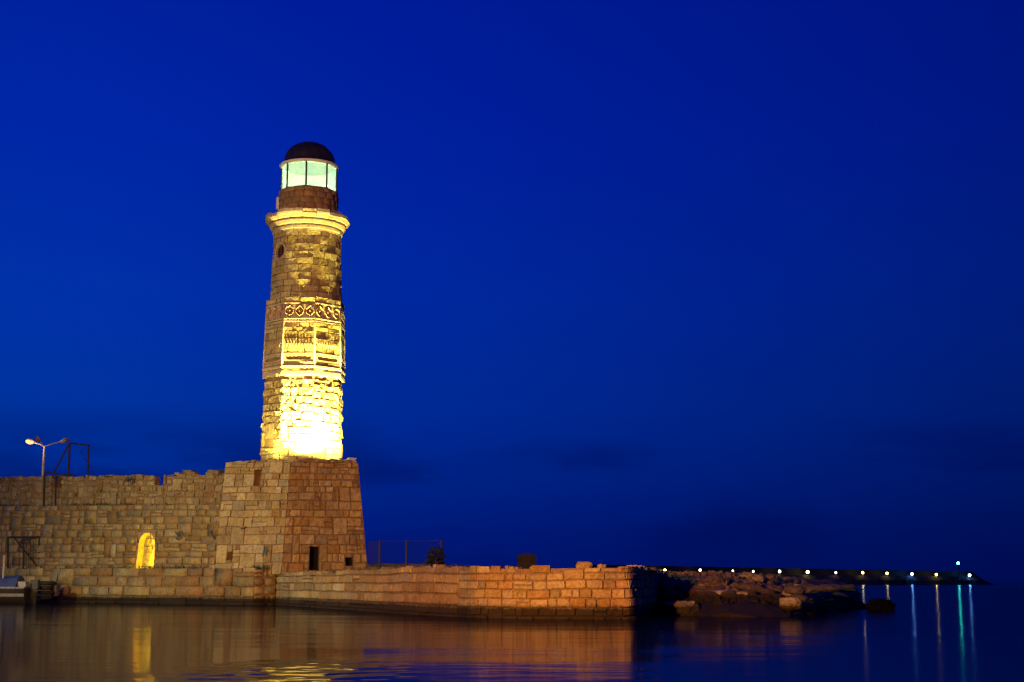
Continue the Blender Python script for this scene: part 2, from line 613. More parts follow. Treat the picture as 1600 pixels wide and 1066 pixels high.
# ------------------------------------------------------------------ SETTING: water, ground
def water():
    m, t, p = mat('harbour_water')
    g = t.n('ShaderNodeNewGeometry')
    dif = t.n('ShaderNodeBsdfDiffuse', i_Color=(0.002, 0.004, 0.012, 1))
    mxs = t.n('ShaderNodeMixShader', i_0=0.34)
    t.l(p, 0, mxs, 1)
    t.l(dif, 0, mxs, 2)
    for nd in t.t.nodes:
        if nd.type == 'OUTPUT_MATERIAL':
            t.l(mxs, 0, nd, 0)
    mp = t.n('ShaderNodeMapping')
    mp.inputs['Scale'].default_value = (0.75, 1.9, 1.0)
    t.l(g, 'Position', mp, 0)
    a = t.noise(mp.outputs[0], 1.5, 2, 0.5)
    mp2 = t.n('ShaderNodeMapping')
    mp2.inputs['Scale'].default_value = (0.09, 0.22, 1.0)
    t.l(g, 'Position', mp2, 0)
    b = t.noise(mp2.outputs[0], 1.0, 3, 0.5)
    # a breeze patch of livelier ripples on the otherwise calm basin
    mq = t.n('ShaderNodeMapping')
    mq.inputs['Scale'].default_value = (1.0, 0.42, 1.0)
    t.l(g, 'Position', mq, 0)
    vm = t.n('ShaderNodeVectorMath', operation='DISTANCE')
    t.l(mq, 0, vm, 0)
    vm.inputs[1].default_value = (-2.35, 15.2 * 0.42, 0)
    patch = t.ramp(t.math('DIVIDE', vm.outputs['Value'], 1.5), [(0.3, (1, 1, 1)), (1.0, (0.025,) * 3)], 'EASE')
    c = t.noise(g.outputs['Position'], 2.1, 1, 0.4)
    h = t.math('ADD', t.math('MULTIPLY', a, 0.0025), t.math('MULTIPLY', b, 0.035))
    h = t.math('ADD', h, t.math('MULTIPLY', t.math('MULTIPLY', c, patch), 0.085))
    bn = t.n('ShaderNodeBump', i_Strength=1.0, i_Distance=1.0)
    t.t.links.new(h, bn.inputs['Height'])
    t.l(bn, 0, p, 'Normal')
    p.inputs['Base Color'].default_value = (0.001, 0.003, 0.010, 1)
    sx = t.n('ShaderNodeSeparateXYZ')
    t.l(g, 'Position', sx, 0)
    opn = t.math('SUBTRACT', sx.outputs[0], t.math('MULTIPLY', sx.outputs[1], 0.17))
    rr = t.ramp(t.math('MULTIPLY', opn, 0.25), [(0.0, (0.078,) * 3), (1.0, (0.125,) * 3)])
    t.t.links.new(rr, p.inputs['Roughness'])
    p.inputs['IOR'].default_value = 1.33
    rings = [-60, 0, 10, 20, 40, 80, 160, 400, 1200, 5500]
    xs = [-5500, -1200, -400, -120, -40, 0, 40, 120, 400, 1200, 5500]
    V = [(x, y, 0) for y in rings for x in xs]
    n = len(xs)
    Fc = [(j * n + i, j * n + i + 1, (j + 1) * n + i + 1, (j + 1) * n + i) for j in range(len(rings) - 1) for i in range(n - 1)]
    o = link_mesh('water', V, Fc, m, origin=(0, 0, 0))
    props(o, 'calm dark harbour water reflecting the lit walls and blue sky', None, None, 'structure')


water()

# ---- right quay: the line where it meets the water
QP = [wat(419, 943.6), wat(428, 945), wat(500, 950), wat(600, 957), wat(712, 964), wat(800, 966.5), wat(900, 967.5), wat(962, 967.3), wat(992, 966.8),
      wat(1012, 963), wat(1028, 956), wat(1048, 946)]
S_QUAY = Path(QP, -0.3, lambda u: 1.40 + 0.05 * nz(u * 0.25, 4.2), 0.03)
# ---- left plinth
PL0, PL1 = at(-70, 900, 74.2), at(397, 900, 61.5)
S_PLINTH = Path([PL0, PL1], -0.3, lambda u: 1.69 - 0.14 * u / 25, 0.03, False)
PR1 = at(432, 900, 61.95)
S_RETURN = Path([PL1, PR1], -0.3, lambda u: 1.52, 0.02, False)
# ---- harbour wall above the plinth
HW0, HW1 = at(-70, 800, 77.3), at(341, 800, 64.3)
HW1 = HW0.lerp(HW1, 1.03)
S_WALL = Path([HW0, HW1], 1.45, lambda u: 5.02 - 0.57 * u / 20, 0.02, False)
UW = S_WALL.U


def u_of(S, px, lo=0.0, hi=None):
    """u on a surface whose foot shows at picture column px (setting out only)"""
    hi = S.U if hi is None else hi
    for _ in range(40):
        mid = (lo + hi) / 2
        q = S.P(mid, S.V / 2, 0)
        x = 800 + F_PX * q.x / (q.y * CT + (q.z - EYE) * ST)
        if x < px:
            lo = mid
        else:
            hi = mid
    return (lo + hi) / 2


def v_of(S, u, py):
    lo, hi = 0.0, S.V
    for _ in range(40):
        mid = (lo + hi) / 2
        q = S.P(u, mid, 0)
        y = 533 - F_PX * (-(q.y) * ST + (q.z - EYE) * CT) / (q.y * CT + (q.z - EYE) * ST)
        if y > py:
            lo = mid
        else:
            hi = mid
    return (lo + hi) / 2


# mole ground behind the quay fronts
def ground():
    pts = []
    for k in range(0, 41):
        u = S_QUAY.U * k / 40
        q = S_QUAY.P(u, S_QUAY.V, -0.30)
        pts.append((q.x, q.y, 1.30))
    q = S_QUAY.P(S_QUAY.U, 0, 0)
    pts += [(q.x - .3, q.y + 6, 1.30), (2.0, 62.0, 1.30), (-2.0, 72.0, 1.30), (-13.0, 76.0, 1.30), (-13.5, 66, 1.30), (-11.5, 62.0, 1.30)]
    bm = bmesh.new()
    vs = [bm.verts.new(p) for p in pts]
    bm.faces.new(vs)
    bmesh.ops.triangulate(bm, faces=bm.faces[:])
    bmesh.ops.subdivide_edges(bm, edges=[e for e in bm.edges if e.calc_length() > 2], cuts=3, use_grid_fill=True)
    for v in bm.verts:
        if not v.is_boundary:
            v.co.z += 0.05 * nz(v.co.x * 1.3, v.co.y * 1.3)
    me = bpy.data.meshes.new('mole_ground')
    bm.to_mesh(me)
    bm.free()
    me.materials.append(M_GROUND)
    o = bpy.data.objects.new('mole_ground', me)
    COL.objects.link(o)
    props(o, 'dusty flat top of the stone mole around the bastion', None, None, 'structure')
    # plinth top, a strip between its edge and the wall
    V, Fc = [], []
    n = 30
    for k in range(n + 1):
        p = S_PLINTH.P(S_PLINTH.U * k / n, S_PLINTH.V, -0.25)
        qx = HW0.lerp(at(440, 800, 62.2), k / n)
        V += [(p.x, p.y, p.z - 0.04), (qx.x, qx.y + 0.5, p.z - 0.02)]
        if k:
            Fc.append((2 * k - 2, 2 * k, 2 * k + 1, 2 * k - 1))
    o = link_mesh('walkway', V, Fc, M_GROUND)
    props(o, 'narrow walkway along the foot of the long harbour wall', None, None, 'structure')
    # dark rise beyond the quay
    mb = MB()
    rim = [(575, 62.5), (600, 61.5), (640, 60.5), (680, 59), (720, 57), (760, 55), (800, 52)]
    V, Fc = [], []
    for k, (px, Y) in enumerate(rim):
        a = at(px, 882, Y)
        h = 1.30 + [0.42, 0.45, 0.42, 0.36, 0.28, 0.16, 0.02][k]
        V += [(a.x - .3, a.y - 1.2, 1.28), (a.x, a.y, h), (a.x + 1.6, a.y + 3, h), (a.x + 2.2, a.y + 5.5, 0.0)]
        if k:
            for q in range(3):
                Fc.append((4 * k - 4 + q, 4 * k + q, 4 * k + q + 1, 4 * k - 3 + q))
    mb.add(V, Fc)
    o = mb.build('earth_bank', M_GROUND, None)
    props(o, 'low dark earth bank behind the quay edge', None, None, 'structure')
    # seaward flank of the mole, and the near quay the picture is taken from
    o = MB().box((-2, -9.0, 0.0), (60, 22, 0.9)).box((-13, 5.6, -0.01), (9, 7, 0.88)).build('near_quay', M_GROUND)
    props(o, 'paved near quay along the opposite side of the harbour', None, None, 'structure')


ground()

# ------------------------------------------------------------------ RIGHT QUAY
quay = thing('quay_wall', 'low orange lit quay of pale ashlar curving round to a rounded end', 'quay wall', (QP[4].x, QP[4].y, 0))
uB = u_of(S_QUAY, 715)
core(S_QUAY, quay, 0.045, 0.4, name='mortar_core', back=0.7, vmax=S_QUAY.V - 0.085)
rowsA = [0.36, 0.24, 0.31, 0.29, 0.27, 0.20]
rowsB = [0.36, 0.21, 0.23, 0.235, 0.22, 0.18, 0.20]


class Sub:
    def __init__(self, S, a, b):
        self.S, self.a, self.U, self.V = S, a, b - a, S.V

    def P(self, u, v, w=0.0):
        return self.S.P(self.a + u, v, w)


SA, SB = Sub(S_QUAY, 0, uB), Sub(S_QUAY, uB, S_QUAY.U)
for cell in layout(SA.U, SA.V, rowsA, (0.9, 2.2), 0.03, 0.12):
    top = cell[3] > SA.V - 0.05
    if top and cell[3] - cell[2] < .26 and random.random() < 0.12:
        continue
    stone(SA, cell, M_STONE, quay, PAL_ASH, 0.03, (-0.015, 0.03), 0.016, 0.022, 0.2, 0.12, 0.022, ju=0.06, fine=0.3)
for cell in layout(SB.U, SB.V, rowsB, (0.34, 0.66), 0.03, 0.05):
    top = cell[3] > SB.V - 0.05
    if top:
        cell = (cell[0], cell[1], cell[2], cell[3] - random.uniform(-.03, .10))
    if top and cell[3] - cell[2] < .26 and random.random() < 0.10:
        continue
    stone(SB, cell, M_STONE, quay, PAL_ASH, 0.022, (-0.012, 0.022) if not top else (-0.03, 0.02), 0.012, 0.018, 0.2,
          0.09 if not top else 0.3, 0.025, fine=0.14)

for k in range(54):
    u = random.uniform(4, S_QUAY.U - .3)
    far = 1.0 if u > uB else 1.9
    a = random.uniform(.10, .26) * far
    stone(S_QUAY, (u, min(S_QUAY.U, u + a), S_QUAY.V - .14, S_QUAY.V + random.uniform(-.04, .07)), M_ERODED, quay, PAL_ASH, 0.01, (-.22, -.05), .03, .03, .45, .4, name='crest_stone')

# LEFT PLINTH (with the short return at its end)
plinth = thing('plinth_wall', 'low stone plinth of three courses at the waterline below the harbour wall', 'quay wall', (PL1.x, PL1.y, 0))
core(S_PLINTH, plinth, 0.045, 1.0, back=0.6, vmax=S_PLINTH.V - 0.06)
core(S_RETURN, plinth, 0.06, 0.4, back=0.5, vmax=S_RETURN.V - 0.06)
for cell in layout(S_PLINTH.U, S_PLINTH.V, [0.42, 0.22, 0.42, 0.44, 0.40], (0.85, 1.9), 0.02, 0.05):
    stone(S_PLINTH, cell, M_STONE, plinth, PAL_WALL, 0.034, (-0.015, 0.025), 0.014, 0.022, 0.2, 0.10, 0.03, ju=0.05)
for cell in layout(S_RETURN.U, S_RETURN.V, [0.42, 0.30, 0.36, 0.36, 0.36], (0.3, 0.65), 0.03, 0.05):
    stone(S_RETURN, cell, M_STONE, plinth, PAL_WALL, 0.035, (-0.02, 0.02), 0.014, 0.04, 0.10, 0.12)

# ------------------------------------------------------------------ HARBOUR WALL with the lit niche
wall = thing('harbour_wall', 'long pale ashlar harbour wall with a yellow lit arched niche', 'wall', (HW1.x, HW1.y, 1.45))
nu0, nu1 = u_of(S_WALL, 214), u_of(S_WALL, 243)
nvt = v_of(S_WALL, (nu0 + nu1) / 2, 831)
NICHE = (nu0, nu1, 0.0, nvt)
core(S_WALL, wall, 0.04, 0.8, [NICHE], 0.42, back=0.9, vmax=S_WALL.V - 0.02)
for cell in layout(S_WALL.U, S_WALL.V, [0.34, 0.36, 0.30, 0.40, 0.34, 0.38, 0.30, 0.36, 0.34, 0.28], (0.48, 1.3), 0.06, 0.14, [NICHE]):
    stone(S_WALL, cell, M_STONE, wall, PAL_WALL, 0.03, (-0.012, 0.02), 0.012, 0.016, 0.12, 0.09, 0.045, ju=0.036)
# arch head stone filling the square top of the niche
nw = nu1 - nu0
V, Fc = [], []
n = 12
sp = nvt - nw * 0.42
for w_ in (0.0, -0.34):
    for k in range(n + 1):
        a = math.pi * k / n
        u = nu0 + nw * .553 - math.cos(a) * nw * .428
        v = sp + math.sin(a) * nw * 0.38
        V.append(S_WALL.P(u, v, w_))
        V.append(S_WALL.P(nu0 + nw * k / n, nvt - 0.01, w_))
m_ = 2 * (n + 1)
for k in range(n):
    Fc.append((2 * k, 2 * k + 1, 2 * k + 3, 2 * k + 2))
    Fc.append((2 * k, 2 * k + 2, m_ + 2 * k + 2, m_ + 2 * k))
link_mesh('arch_stone', V, Fc, M_STONE, wall, False, (0.40, 0.30, 0.19))
for s in (0, 1):   # springing jambs under the arch, leaning like the photograph's
    ua = nu0 if s == 0 else nu1
    q = [S_WALL.P(ua + (nw * 0.04 if s == 0 else -nw * 0.04), 0, o) for o in (0, -0.24)]
    e = nw * (0.125 if s == 0 else 0.02)
    q = []
    for o in (0.0, -0.34):
        q += [S_WALL.P(ua, 0, o), S_WALL.P(ua + (1 if s == 0 else -1) * nw * 0.02, 0, o),
              S_WALL.P(ua + (1 if s == 0 else -1) * e, sp, o), S_WALL.P(ua, sp, o)]
    link_mesh('jamb_stone', q, [(0, 1, 2, 3), (1, 5, 6, 2), (2, 6, 7, 3)], M_STONE, wall, False, (0.38, 0.29, 0.19))


class Back:
    def __init__(self, S, a, b, top, off):
        self.S, self.a, self.U, self.V, self.off = S, a, b - a, top, off

    def P(self, u, v, w=0.0):
        return self.S.P(self.a + u, v, w - self.off)


SN = Back(S_WALL, nu0 + 0.02, nu1 - 0.02, nvt - 0.02, 0.32)
for cell in layout(SN.U, SN.V, [0.2, 0.25, 0.3, 0.22, 0.3, 0.25], (0.25, 0.5), 0.05, 0.1, [(0.62, 0.80, 1.10, 1.28)]):
    stone(SN, cell, M_ERODED, wall, [(0.46, 0.38, 0.26), (0.42, 0.34, 0.22)], 0.014, (-0.008, 0.012), 0.015, 0.010, 0.1, 0.10, 0.02, name='niche_stone', fine=.12)

# graffiti and stains on the wall
gu, gv = u_of(S_WALL, 280), 0
gv = v_of(S_WALL, gu, 837)
ribbon(S_WALL, [[(gu - .30 + .12 * i + .05 * math.sin(i * 2.1), gv + .12 * math.cos(i * 1.7) + .1) for i in range(6)],
                [(gu - .22 + .08 * i, gv - .14 + .1 * math.sin(i * 2.6)) for i in range(7)],
                [(gu - .05, gv - .22), (gu + .02, gv), (gu + .05, gv + .2)]], 0.055, 0.055, M_TEAL, wall)
gu = u_of(S_WALL, 334)
gv = v_of(S_WALL, gu, 838)
ribbon(S_WALL, [[(gu - .2, gv + .25), (gu - .05, gv + .12), (gu + .02, gv - .02), (gu + .12, gv - .16)],
                [(gu - .1, gv + .3), (gu - .08, gv + .1)]], 0.09, 0.055, M_TEAL, wall)

# niche lamp on the niche floor
nc = S_WALL.P(nu0 + nw * 0.74, 0.0, -0.09)
nl = thing('niche_uplight', 'small yellow uplight hidden on the floor of the wall niche', 'floodlight', (nc.x, nc.y, nc.z + 0.0))
MB().box(nc + Vector((0, 0, 0.05)), (0.16, 0.10, 0.08)).build('housing', M_DARKMETAL, nl)
MB().box(nc + Vector((0, 0.0, 0.094)), (0.12, 0.07, 0.006)).build('lens', emis('yellow_lens', (1.0, 0.62, 0.03), 20), nl)


def lamp(name, typ, loc, energy, col, parent=None, size=0.1, aim=None, spot=None, blend=0.5):
    L = bpy.data.lights.new(name, typ)
    L.energy = energy
    L.color = col
    L.shadow_soft_size = size
    o = bpy.data.objects.new(name, L)
    COL.objects.link(o)
    if parent is not None:
        o.parent = parent
        o.location = Vector(loc) - wloc(parent)
    else:
        o.location = loc
    if aim is not None:
        o.rotation_euler = (Vector(aim) - Vector(loc)).to_track_quat('-Z', 'Y').to_euler()
    if spot:
        L.spot_size = spot
        L.spot_blend = blend
    return o


lamp('niche_light', 'POINT', nc + Vector((0, 0.0, 0.15)), 26, (1.0, 0.66, 0.010), nl, 0.04)
# added glowing strip and fill lights behind the right jamb, evening out the niche
sa, sb = S_WALL.P(nu1 - .10, .25, -.10), S_WALL.P(nu1 - .10, nvt * .78, -.10)
ns = thing('niche_fill_strip', 'hidden yellow fill strip added behind the right jamb to brighten the niche', 'strip light', tuple(sa))
MB().tube([sa, sb], .018, 6).build('tube', emis('fill_strip_glow', (1.0, 0.60, 0.02), 5), ns)
for k in range(4):
    lamp('niche_fill', 'POINT', sa.lerp(sb, k / 3) + S_WALL.nrm(1) * -.03 + (S_WALL.P(0, 0) - S_WALL.P(1, 0)) * .04, (58, 50, 46, 44)[k], (1.0, 0.66, 0.010), ns, .03)

# ------------------------------------------------------------------ PARAPET (rubble) on the wall
def par_top(u):
    px_u = u / UW
    z = 6.49 - 0.40 * px_u * 1.0
    return z


PB = 0.35
P0 = S_WALL.P(0, S_WALL.V, -PB)
P1 = S_WALL.P(UW, S_WALL.V, -PB)

S_PAR = Quad((P0.x, P0.y, P0.z), (P1.x, P1.y, P1.z), (P0.x, P0.y + .1, at(-70, 745, 77.4).z), (P1.x, P1.y + .1, at(341, 740, 64.6).z), (0, -1, 0))
parapet = thing('parapet_wall', 'rough rubble parapet with a broken gap on top of the harbour wall', 'wall', (P1.x, P1.y, P1.z))
g0, g1 = u_of(S_PAR, 240), u_of(S_PAR, 254.5)
GAP = (g0, g1, v_of(S_PAR, (g0 + g1) / 2, 758), S_PAR.V + 1)
h1u = u_of(S_PAR, 119)
HOLE = (h1u - 0.12, h1u + 0.12, v_of(S_PAR, h1u, 776), v_of(S_PAR, h1u, 770))
core(S_PAR, parapet, 0.05, 0.8, [HOLE], 0.36, back=0.36, vmax=S_PAR.V - 0.10, open_=[GAP])
for cell in layout(S_PAR.U, S_PAR.V, [0.36, 0.30, 0.34, 0.26, 0.26], (0.30, 0.72), 0.16, 0.12, [GAP, HOLE]):
    top = cell[3] > S_PAR.V - 0.05
    if top and random.random() < 0.10:
        continue
    stone(S_PAR, cell, M_ERODED, parapet, PAL_WALL, 0.035, (-0.04, 0.035), 0.03, 0.035, 0.20, 0.26, 0.12, fine=0.2)
# low broken step left of the gap, and rubble along the crest
for k in range(46):
    u = random.uniform(0, S_PAR.U)
    if g0 - 0.35 < u < g1 + 0.2:
        continue
    sz = random.uniform(0.10, 0.24) * (1.5 if u > g1 else 1.0)
    stone(S_PAR, (u, u + sz * random.uniform(1.2, 2.2), S_PAR.V - 0.10, S_PAR.V + sz * (0.7 if u > g1 else 0.25)), M_ERODED, parapet, PAL_WALL, 0.02, (-0.25, 0.0), 0.03, 0.05, 0.5, 0.4)
gu = u_of(S_PAR, 203)
gv = v_of(S_PAR, gu, 754)
ribbon(S_PAR, [[(gu - .45, gv - .15), (gu - .3, gv + .2), (gu - .1, gv + .25)], [(gu - .35, gv + .05), (gu - .05, gv + .08)],
               [(gu - .1, gv + .3), (gu - .02, gv - .2)], [(gu + .05, gv + .28), (gu + .12, gv - .12), (gu + .2, gv + .3), (gu + .3, gv - .2)],
               [(gu - .2, gv + .12), (gu + .3, gv + .16)], [(gu + .36, gv + .33), (gu + .38, gv - .05)]], 0.045, 0.085, M_INK, parapet)
bu = u_of(S_PAR, 90)
bv = v_of(S_PAR, bu, 762)
c0 = [S_PAR.P(bu + a, bv + b, w_) for w_ in (0.10, 0.02) for a, b in ((-.24, 0), (.26, 0), (.26, .52), (-.24, .52))]
link_mesh('wooden_hatch', c0, [(0, 1, 2, 3), (0, 4, 5, 1), (1, 5, 6, 2), (2, 6, 7, 3), (3, 7, 4, 0)], M_WOOD, parapet)

# ------------------------------------------------------------------ BASTION under the tower
C0, R0, L0 = at(438.5, 893, 61.4), at(576, 893, 62.9), at(334, 893, 63.85)
C1, R1, L1 = at(455, 721, 61.9), at(560, 723, 63.3), at(352, 722, 63.95)
for q in (C0, R0, L0):
    q.z = 1.28
ZT = 6.22
bast = thing('stone_bastion', 'square battered bastion of tan blocks carrying the lighthouse', 'bastion', (C0.x + 1, C0.y + 3, 1.28))
S_BL = Quad(L0, C0, (L1.x, L1.y, L1.z), C1, (-.6, -.8, 0))
S_BR = Quad(C0, R0, C1, R1, (.3, -.9, 0))


def rect(S, x0, x1, y0, y1):
    um = u_of(S, (x0 + x1) / 2)
    return (u_of(S, x0), u_of(S, x1), v_of(S, um, y1), v_of(S, um, y0))


H_WIN = rect(S_BL, 390, 401, 734, 759)
H_SM = rect(S_BL, 360, 369, 863, 875)
H_DOOR = rect(S_BR, 486, 500, 854, 889)
H_DOOR = (H_DOOR[0], H_DOOR[1], 0.0, H_DOOR[3])
H_LOW = rect(S_BR, 537, 548, 871, 884)
core(S_BL, bast, 0.035, 0.6, [H_WIN, H_SM], 0.35, vmax=S_BL.V - 0.05)
core(S_BR, bast, 0.04, 0.6, [H_DOOR, H_LOW], 1.2, vmax=S_BR.V - 0.05)
rows_b = [0.55, 0.42, 0.40, 0.45, 0.36, 0.44, 0.34, 0.42, 0.36, 0.30, 0.33, 0.28, 0.30, 0.26]
for cell in layout(S_BL.U, S_BL.V, rows_b, (0.36, 1.1), 0.10, 0.10, [H_WIN, H_SM]):
    top = cell[3] > S_BL.V - 0.02
    stone(S_BL, cell, M_STONE, bast, PAL_ASH, 0.022, (-0.010, 0.016), 0.012, 0.014, 0.12, 0.07 if not top else 0.3, 0.05, fine=0.22)
for cell in layout(S_BR.U, S_BR.V, rows_b, (0.26, 0.8), 0.07, 0.20, [H_DOOR, H_LOW]):
    top = cell[3] > S_BR.V - 0.02
    if cell[1] > S_BR.U - 0.02 and random.random() < 0.6:
        cell = (cell[0], cell[1] - random.uniform(0.02, 0.20), cell[2], cell[3])
    stone(S_BR, cell, M_STONE, bast, [tuple(x * y for x, y in zip(c, (0.95, 0.92, 0.80))) for c in PAL_ASH], 0.028, (-0.015, 0.024), 0.018, 0.020, 0.12, 0.13 if not top else 0.3, 0.05, fine=0.2)
# black depth in the two low openings
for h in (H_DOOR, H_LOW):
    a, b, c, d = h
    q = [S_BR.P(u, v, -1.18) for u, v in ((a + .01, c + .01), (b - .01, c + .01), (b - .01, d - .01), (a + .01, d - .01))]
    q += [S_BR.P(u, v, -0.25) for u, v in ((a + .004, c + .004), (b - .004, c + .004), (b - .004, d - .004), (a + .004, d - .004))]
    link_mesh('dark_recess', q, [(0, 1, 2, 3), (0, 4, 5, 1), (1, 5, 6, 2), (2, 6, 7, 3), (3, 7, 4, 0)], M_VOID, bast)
# unseen sides and the flat top
RB, LB = Vector((-7.6, 70.0, 0)), Vector((-13.2, 70.5, 0))
mb = MB()
top = [C1 - Vector((0, 0, .10)) + Vector((0, .12, 0)), R1 - Vector((.06, 0, .10)), Vector((-7.7, 69.8, R1.z - .1)), Vector((-13.0, 70.3, L1.z - .1)), L1 - Vector((-.05, 0, .10))]
mb.add(top, [(0, 1, 2, 3, 4)])
mb.add([R0 - Vector((.06, 0, 0)), (RB.x, RB.y, 1.28), top[2], top[1]], [(0, 1, 2, 3)])
mb.add([L0, (LB.x, LB.y, 1.28), top[3], top[4]], [(3, 2, 1, 0)])
mb.add([(RB.x, RB.y, 1.28), (LB.x, LB.y, 1.28), top[3], top[2]], [(0, 1, 2, 3)])
mb.build('rubble_fill', M_MORTAR, bast)
# loose crown stones along the two front edges of the top
for S, n, rng in ((S_BL, 12, (0.0, 1.0)), (S_BR, 12, (0.0, 0.97))):
    for k in range(n):
        s = rng[0] + (rng[1] - rng[0]) * (k + random.uniform(.1, .5)) / n
        u = S.U * s
        wd = random.uniform(0.28, 0.6)
        ht = random.uniform(0.06, 0.20)
        if S is S_BL and s < 0.25:
            ht *= 0.4
        if u + wd > S.U:
            wd = S.U - u - 0.01
        stone(S, (u, u + wd, S.V - 0.04, S.V + ht), M_ERODED, bast, PAL_ASH, 0.01, (-0.10, -0.02), 0.03, 0.05, 0.45, 0.35, name='crown_stone')
# graffiti
gu = u_of(S_BL, 421)
gv = v_of(S_BL, gu, 862)
ribbon(S_BL, [[(gu - .16, gv - .18), (gu - .05, gv + .22), (gu + .02, gv + .1)], [(gu - .12, gv + .18), (gu + .08, gv - .2)],
              [(gu + .06, gv + .24), (gu + .1, gv - .14)], [(gu - .15, gv), (gu + .16, gv + .05)]], 0.05, 0.045, M_TEAL, bast)
gu = u_of(S_BL, 383)
gv = v_of(S_BL, gu, 825)
ribbon(S_BL, [[(gu - .15, gv - .05), (gu + .02, gv - .02), (gu + .18, gv + .06)]], 0.05, 0.045, M_INK, bast)

# ------------------------------------------------------------------ LIGHTHOUSE
YC = 66.0
CX = at(475, 600, YC).x
TC = (CX, YC)
fv = Vector((-CX, -YC, 0)).normalized()
rv = Vector((-fv.y, fv.x, 0))
PXM = 33.75 * 65.5 / YC


def dr(a):
    return fv * math.cos(a) + rv * math.sin(a)


def Z(py):
    return at(475, py, YC).z


tower = thing('lighthouse', 'tall stone lighthouse with glowing glass lantern and dark dome', 'lighthouse', (CX, YC, ZT - 0.3))
CORN = [R(-121.5 + 45 * k) for k in range(8)]           # corner directions, 0 = towards the camera
ZB, ZL0, ZL1, ZO = ZT - 0.25, Z(600), Z(588), Z(476)
r_bot, r_low = 64.5 / .972 / PXM, 61 / .972 / PXM
r_m0, r_m1 = 63.2 / .972 / PXM, 60.6 / .972 / PXM


def octf(a0, a1, ra, rb, za, zb):
    f = lambda a, r, z: Vector((CX, YC, z)) + dr(a) * r
    mid = (a0 + a1) / 2
    return Quad(f(a0, ra, za), f(a1, ra, za), f(a0, rb, zb), f(a1, rb, zb), dr(mid))


mb = MB()
prof = [(r_bot - .08, ZB - .3), (r_low - .08, ZL0), (r_m0 - .07, ZL1), (r_m1 - .07, ZO - .03), (0.5, ZO - .02)]
mb.lathe(TC, prof, 8, CORN[0], CORN[0] + 2 * math.pi, dr)
R_U0, R_U1 = 56.4 / PXM, 53.0 / PXM
ZCB = Z(371)
mb.lathe(TC, [(R_U0 - .17, ZO - .3), (R_U1 - .16, ZCB + .3)], 40, 0, 2 * math.pi, dr)
mb.build('shaft_core', M_MORTAR, tower)
for k in range(5):                    # facets seen from the harbour: rough lower shaft
    S = octf(CORN[k], CORN[k + 1], r_bot, r_low, ZB, ZL0)
    n_rows = 12
    rows = [random.uniform(0.22, 0.36) for _ in range(n_rows)]
    if k in (0, 4):
        wr = (0.6, 1.0)
    else:
        wr = (0.34, 0.85)
    for cell in layout(S.U, S.V, rows, wr, 0.06, 0.05):
        if random.random() < 0.015:
            continue
        stone(S, cell, M_ERODED, tower, PAL_TOWER, 0.026, (-0.045, 0.03), 0.038, 0.024, 0.18, 0.22, 0.06, fine=0.10)
# middle shaft: string courses, carved band, plain courses
def ledge(name, z0, z1, out, m=M_CARVED, ks=range(5), inb=0.10, col=(0.46, 0.38, 0.26), broken=0.0):
    t = (z0 - ZL1) / (ZO - ZL1)
    rr = r_m0 + (r_m1 - r_m0) * max(0, min(1, t))
    for k in ks:
        nseg = 2
        for s in range(nseg):
            if random.random() < broken:
                continue
            mb = MB()
            A = [CORN[k], CORN[k + 1]]
            pa = dr(A[0]) * (rr + out)
            pb = dr(A[1]) * (rr + out)
            qa, qb = dr(A[0]) * (rr - inb), dr(A[1]) * (rr - inb)
            e = 0.003
            s0, s1 = s / nseg + e, (s + 1) / nseg - e
            c = Vector((CX, YC, 0))
            o0, o1, i0, i1 = pa.lerp(pb, s0), pa.lerp(pb, s1), qa.lerp(qb, s0), qa.lerp(qb, s1)
            zm0, zm1 = z0 + (z1 - z0) * .3, z0 + (z1 - z0) * .75
            nn = dr((A[0] + A[1]) / 2)
            V = []
            for (b, i_) in ((o0, i0), (o1, i1)):
                V += [c + i_ + Vector((0, 0, z0)), c + b - nn * out * .5 + Vector((0, 0, z0)), c + b + Vector((0, 0, zm0)),
                      c + b + Vector((0, 0, zm1)), c + b - nn * out * .4 + Vector((0, 0, z1)), c + i_ + Vector((0, 0, z1))]
            Fq = [(q, q + 6, (q + 1) % 6 + 6, (q + 1) % 6) for q in range(6)] + [tuple(range(5, -1, -1)), tuple(range(6, 12))]
            mb.add(V, Fq)
            mb.build(name, m, tower, False, tuple(x * random.uniform(.9, 1.08) for x in col))


ledge('string_course', Z(595), Z(587), 0.03, broken=0.1)
ledge('string_course', Z(584), Z(579), 0.05)
ledge('string_course', Z(563), Z(560), 0.028)
ledge('string_course', Z(513.5), Z(511), 0.03)
ledge('string_course', Z(509.5), Z(507), 0.04)
ledge('crown_course', Z(486), Z(483), 0.03, broken=0.12)
bands = [(595, 584.5, 2, 0.02), (578.5, 574, 1, 0.0), (559.5, 548, 1, 0.02), (548, 538, 1, 0.022), (538, 527, 1, 0.03), (527, 514, 2, 0.02), (506.5, 486.5, 0, 0), (482.5, 475.5, 1, 0.02)]
for (ya, yb, nr, er) in bands:
    if nr == 0:
        continue
    for k in range(5):
        t0, t1 = (Z(ya) - ZL1) / (ZO - ZL1), (Z(yb) - ZL1) / (ZO - ZL1)
        S = octf(CORN[k], CORN[k + 1], r_m0 + .016 + (r_m1 - r_m0) * t0, r_m0 + .016 + (r_m1 - r_m0) * t1, Z(ya), Z(yb))
        for cell in layout(S.U, S.V, [1.0] * nr, (0.42, 0.8) if k not in (0, 4) else (0.8, 1.4), 0.0, 0.0):
            stone(S, cell, M_ERODED if er > .02 else M_CARVED, tower, PAL_TOWER, 0.022, (-er * .5, er * .4), er * .5, 0.006 + er * .2, 0.10, 0.06 + er * 1.5, 0.0, fine=0.14)
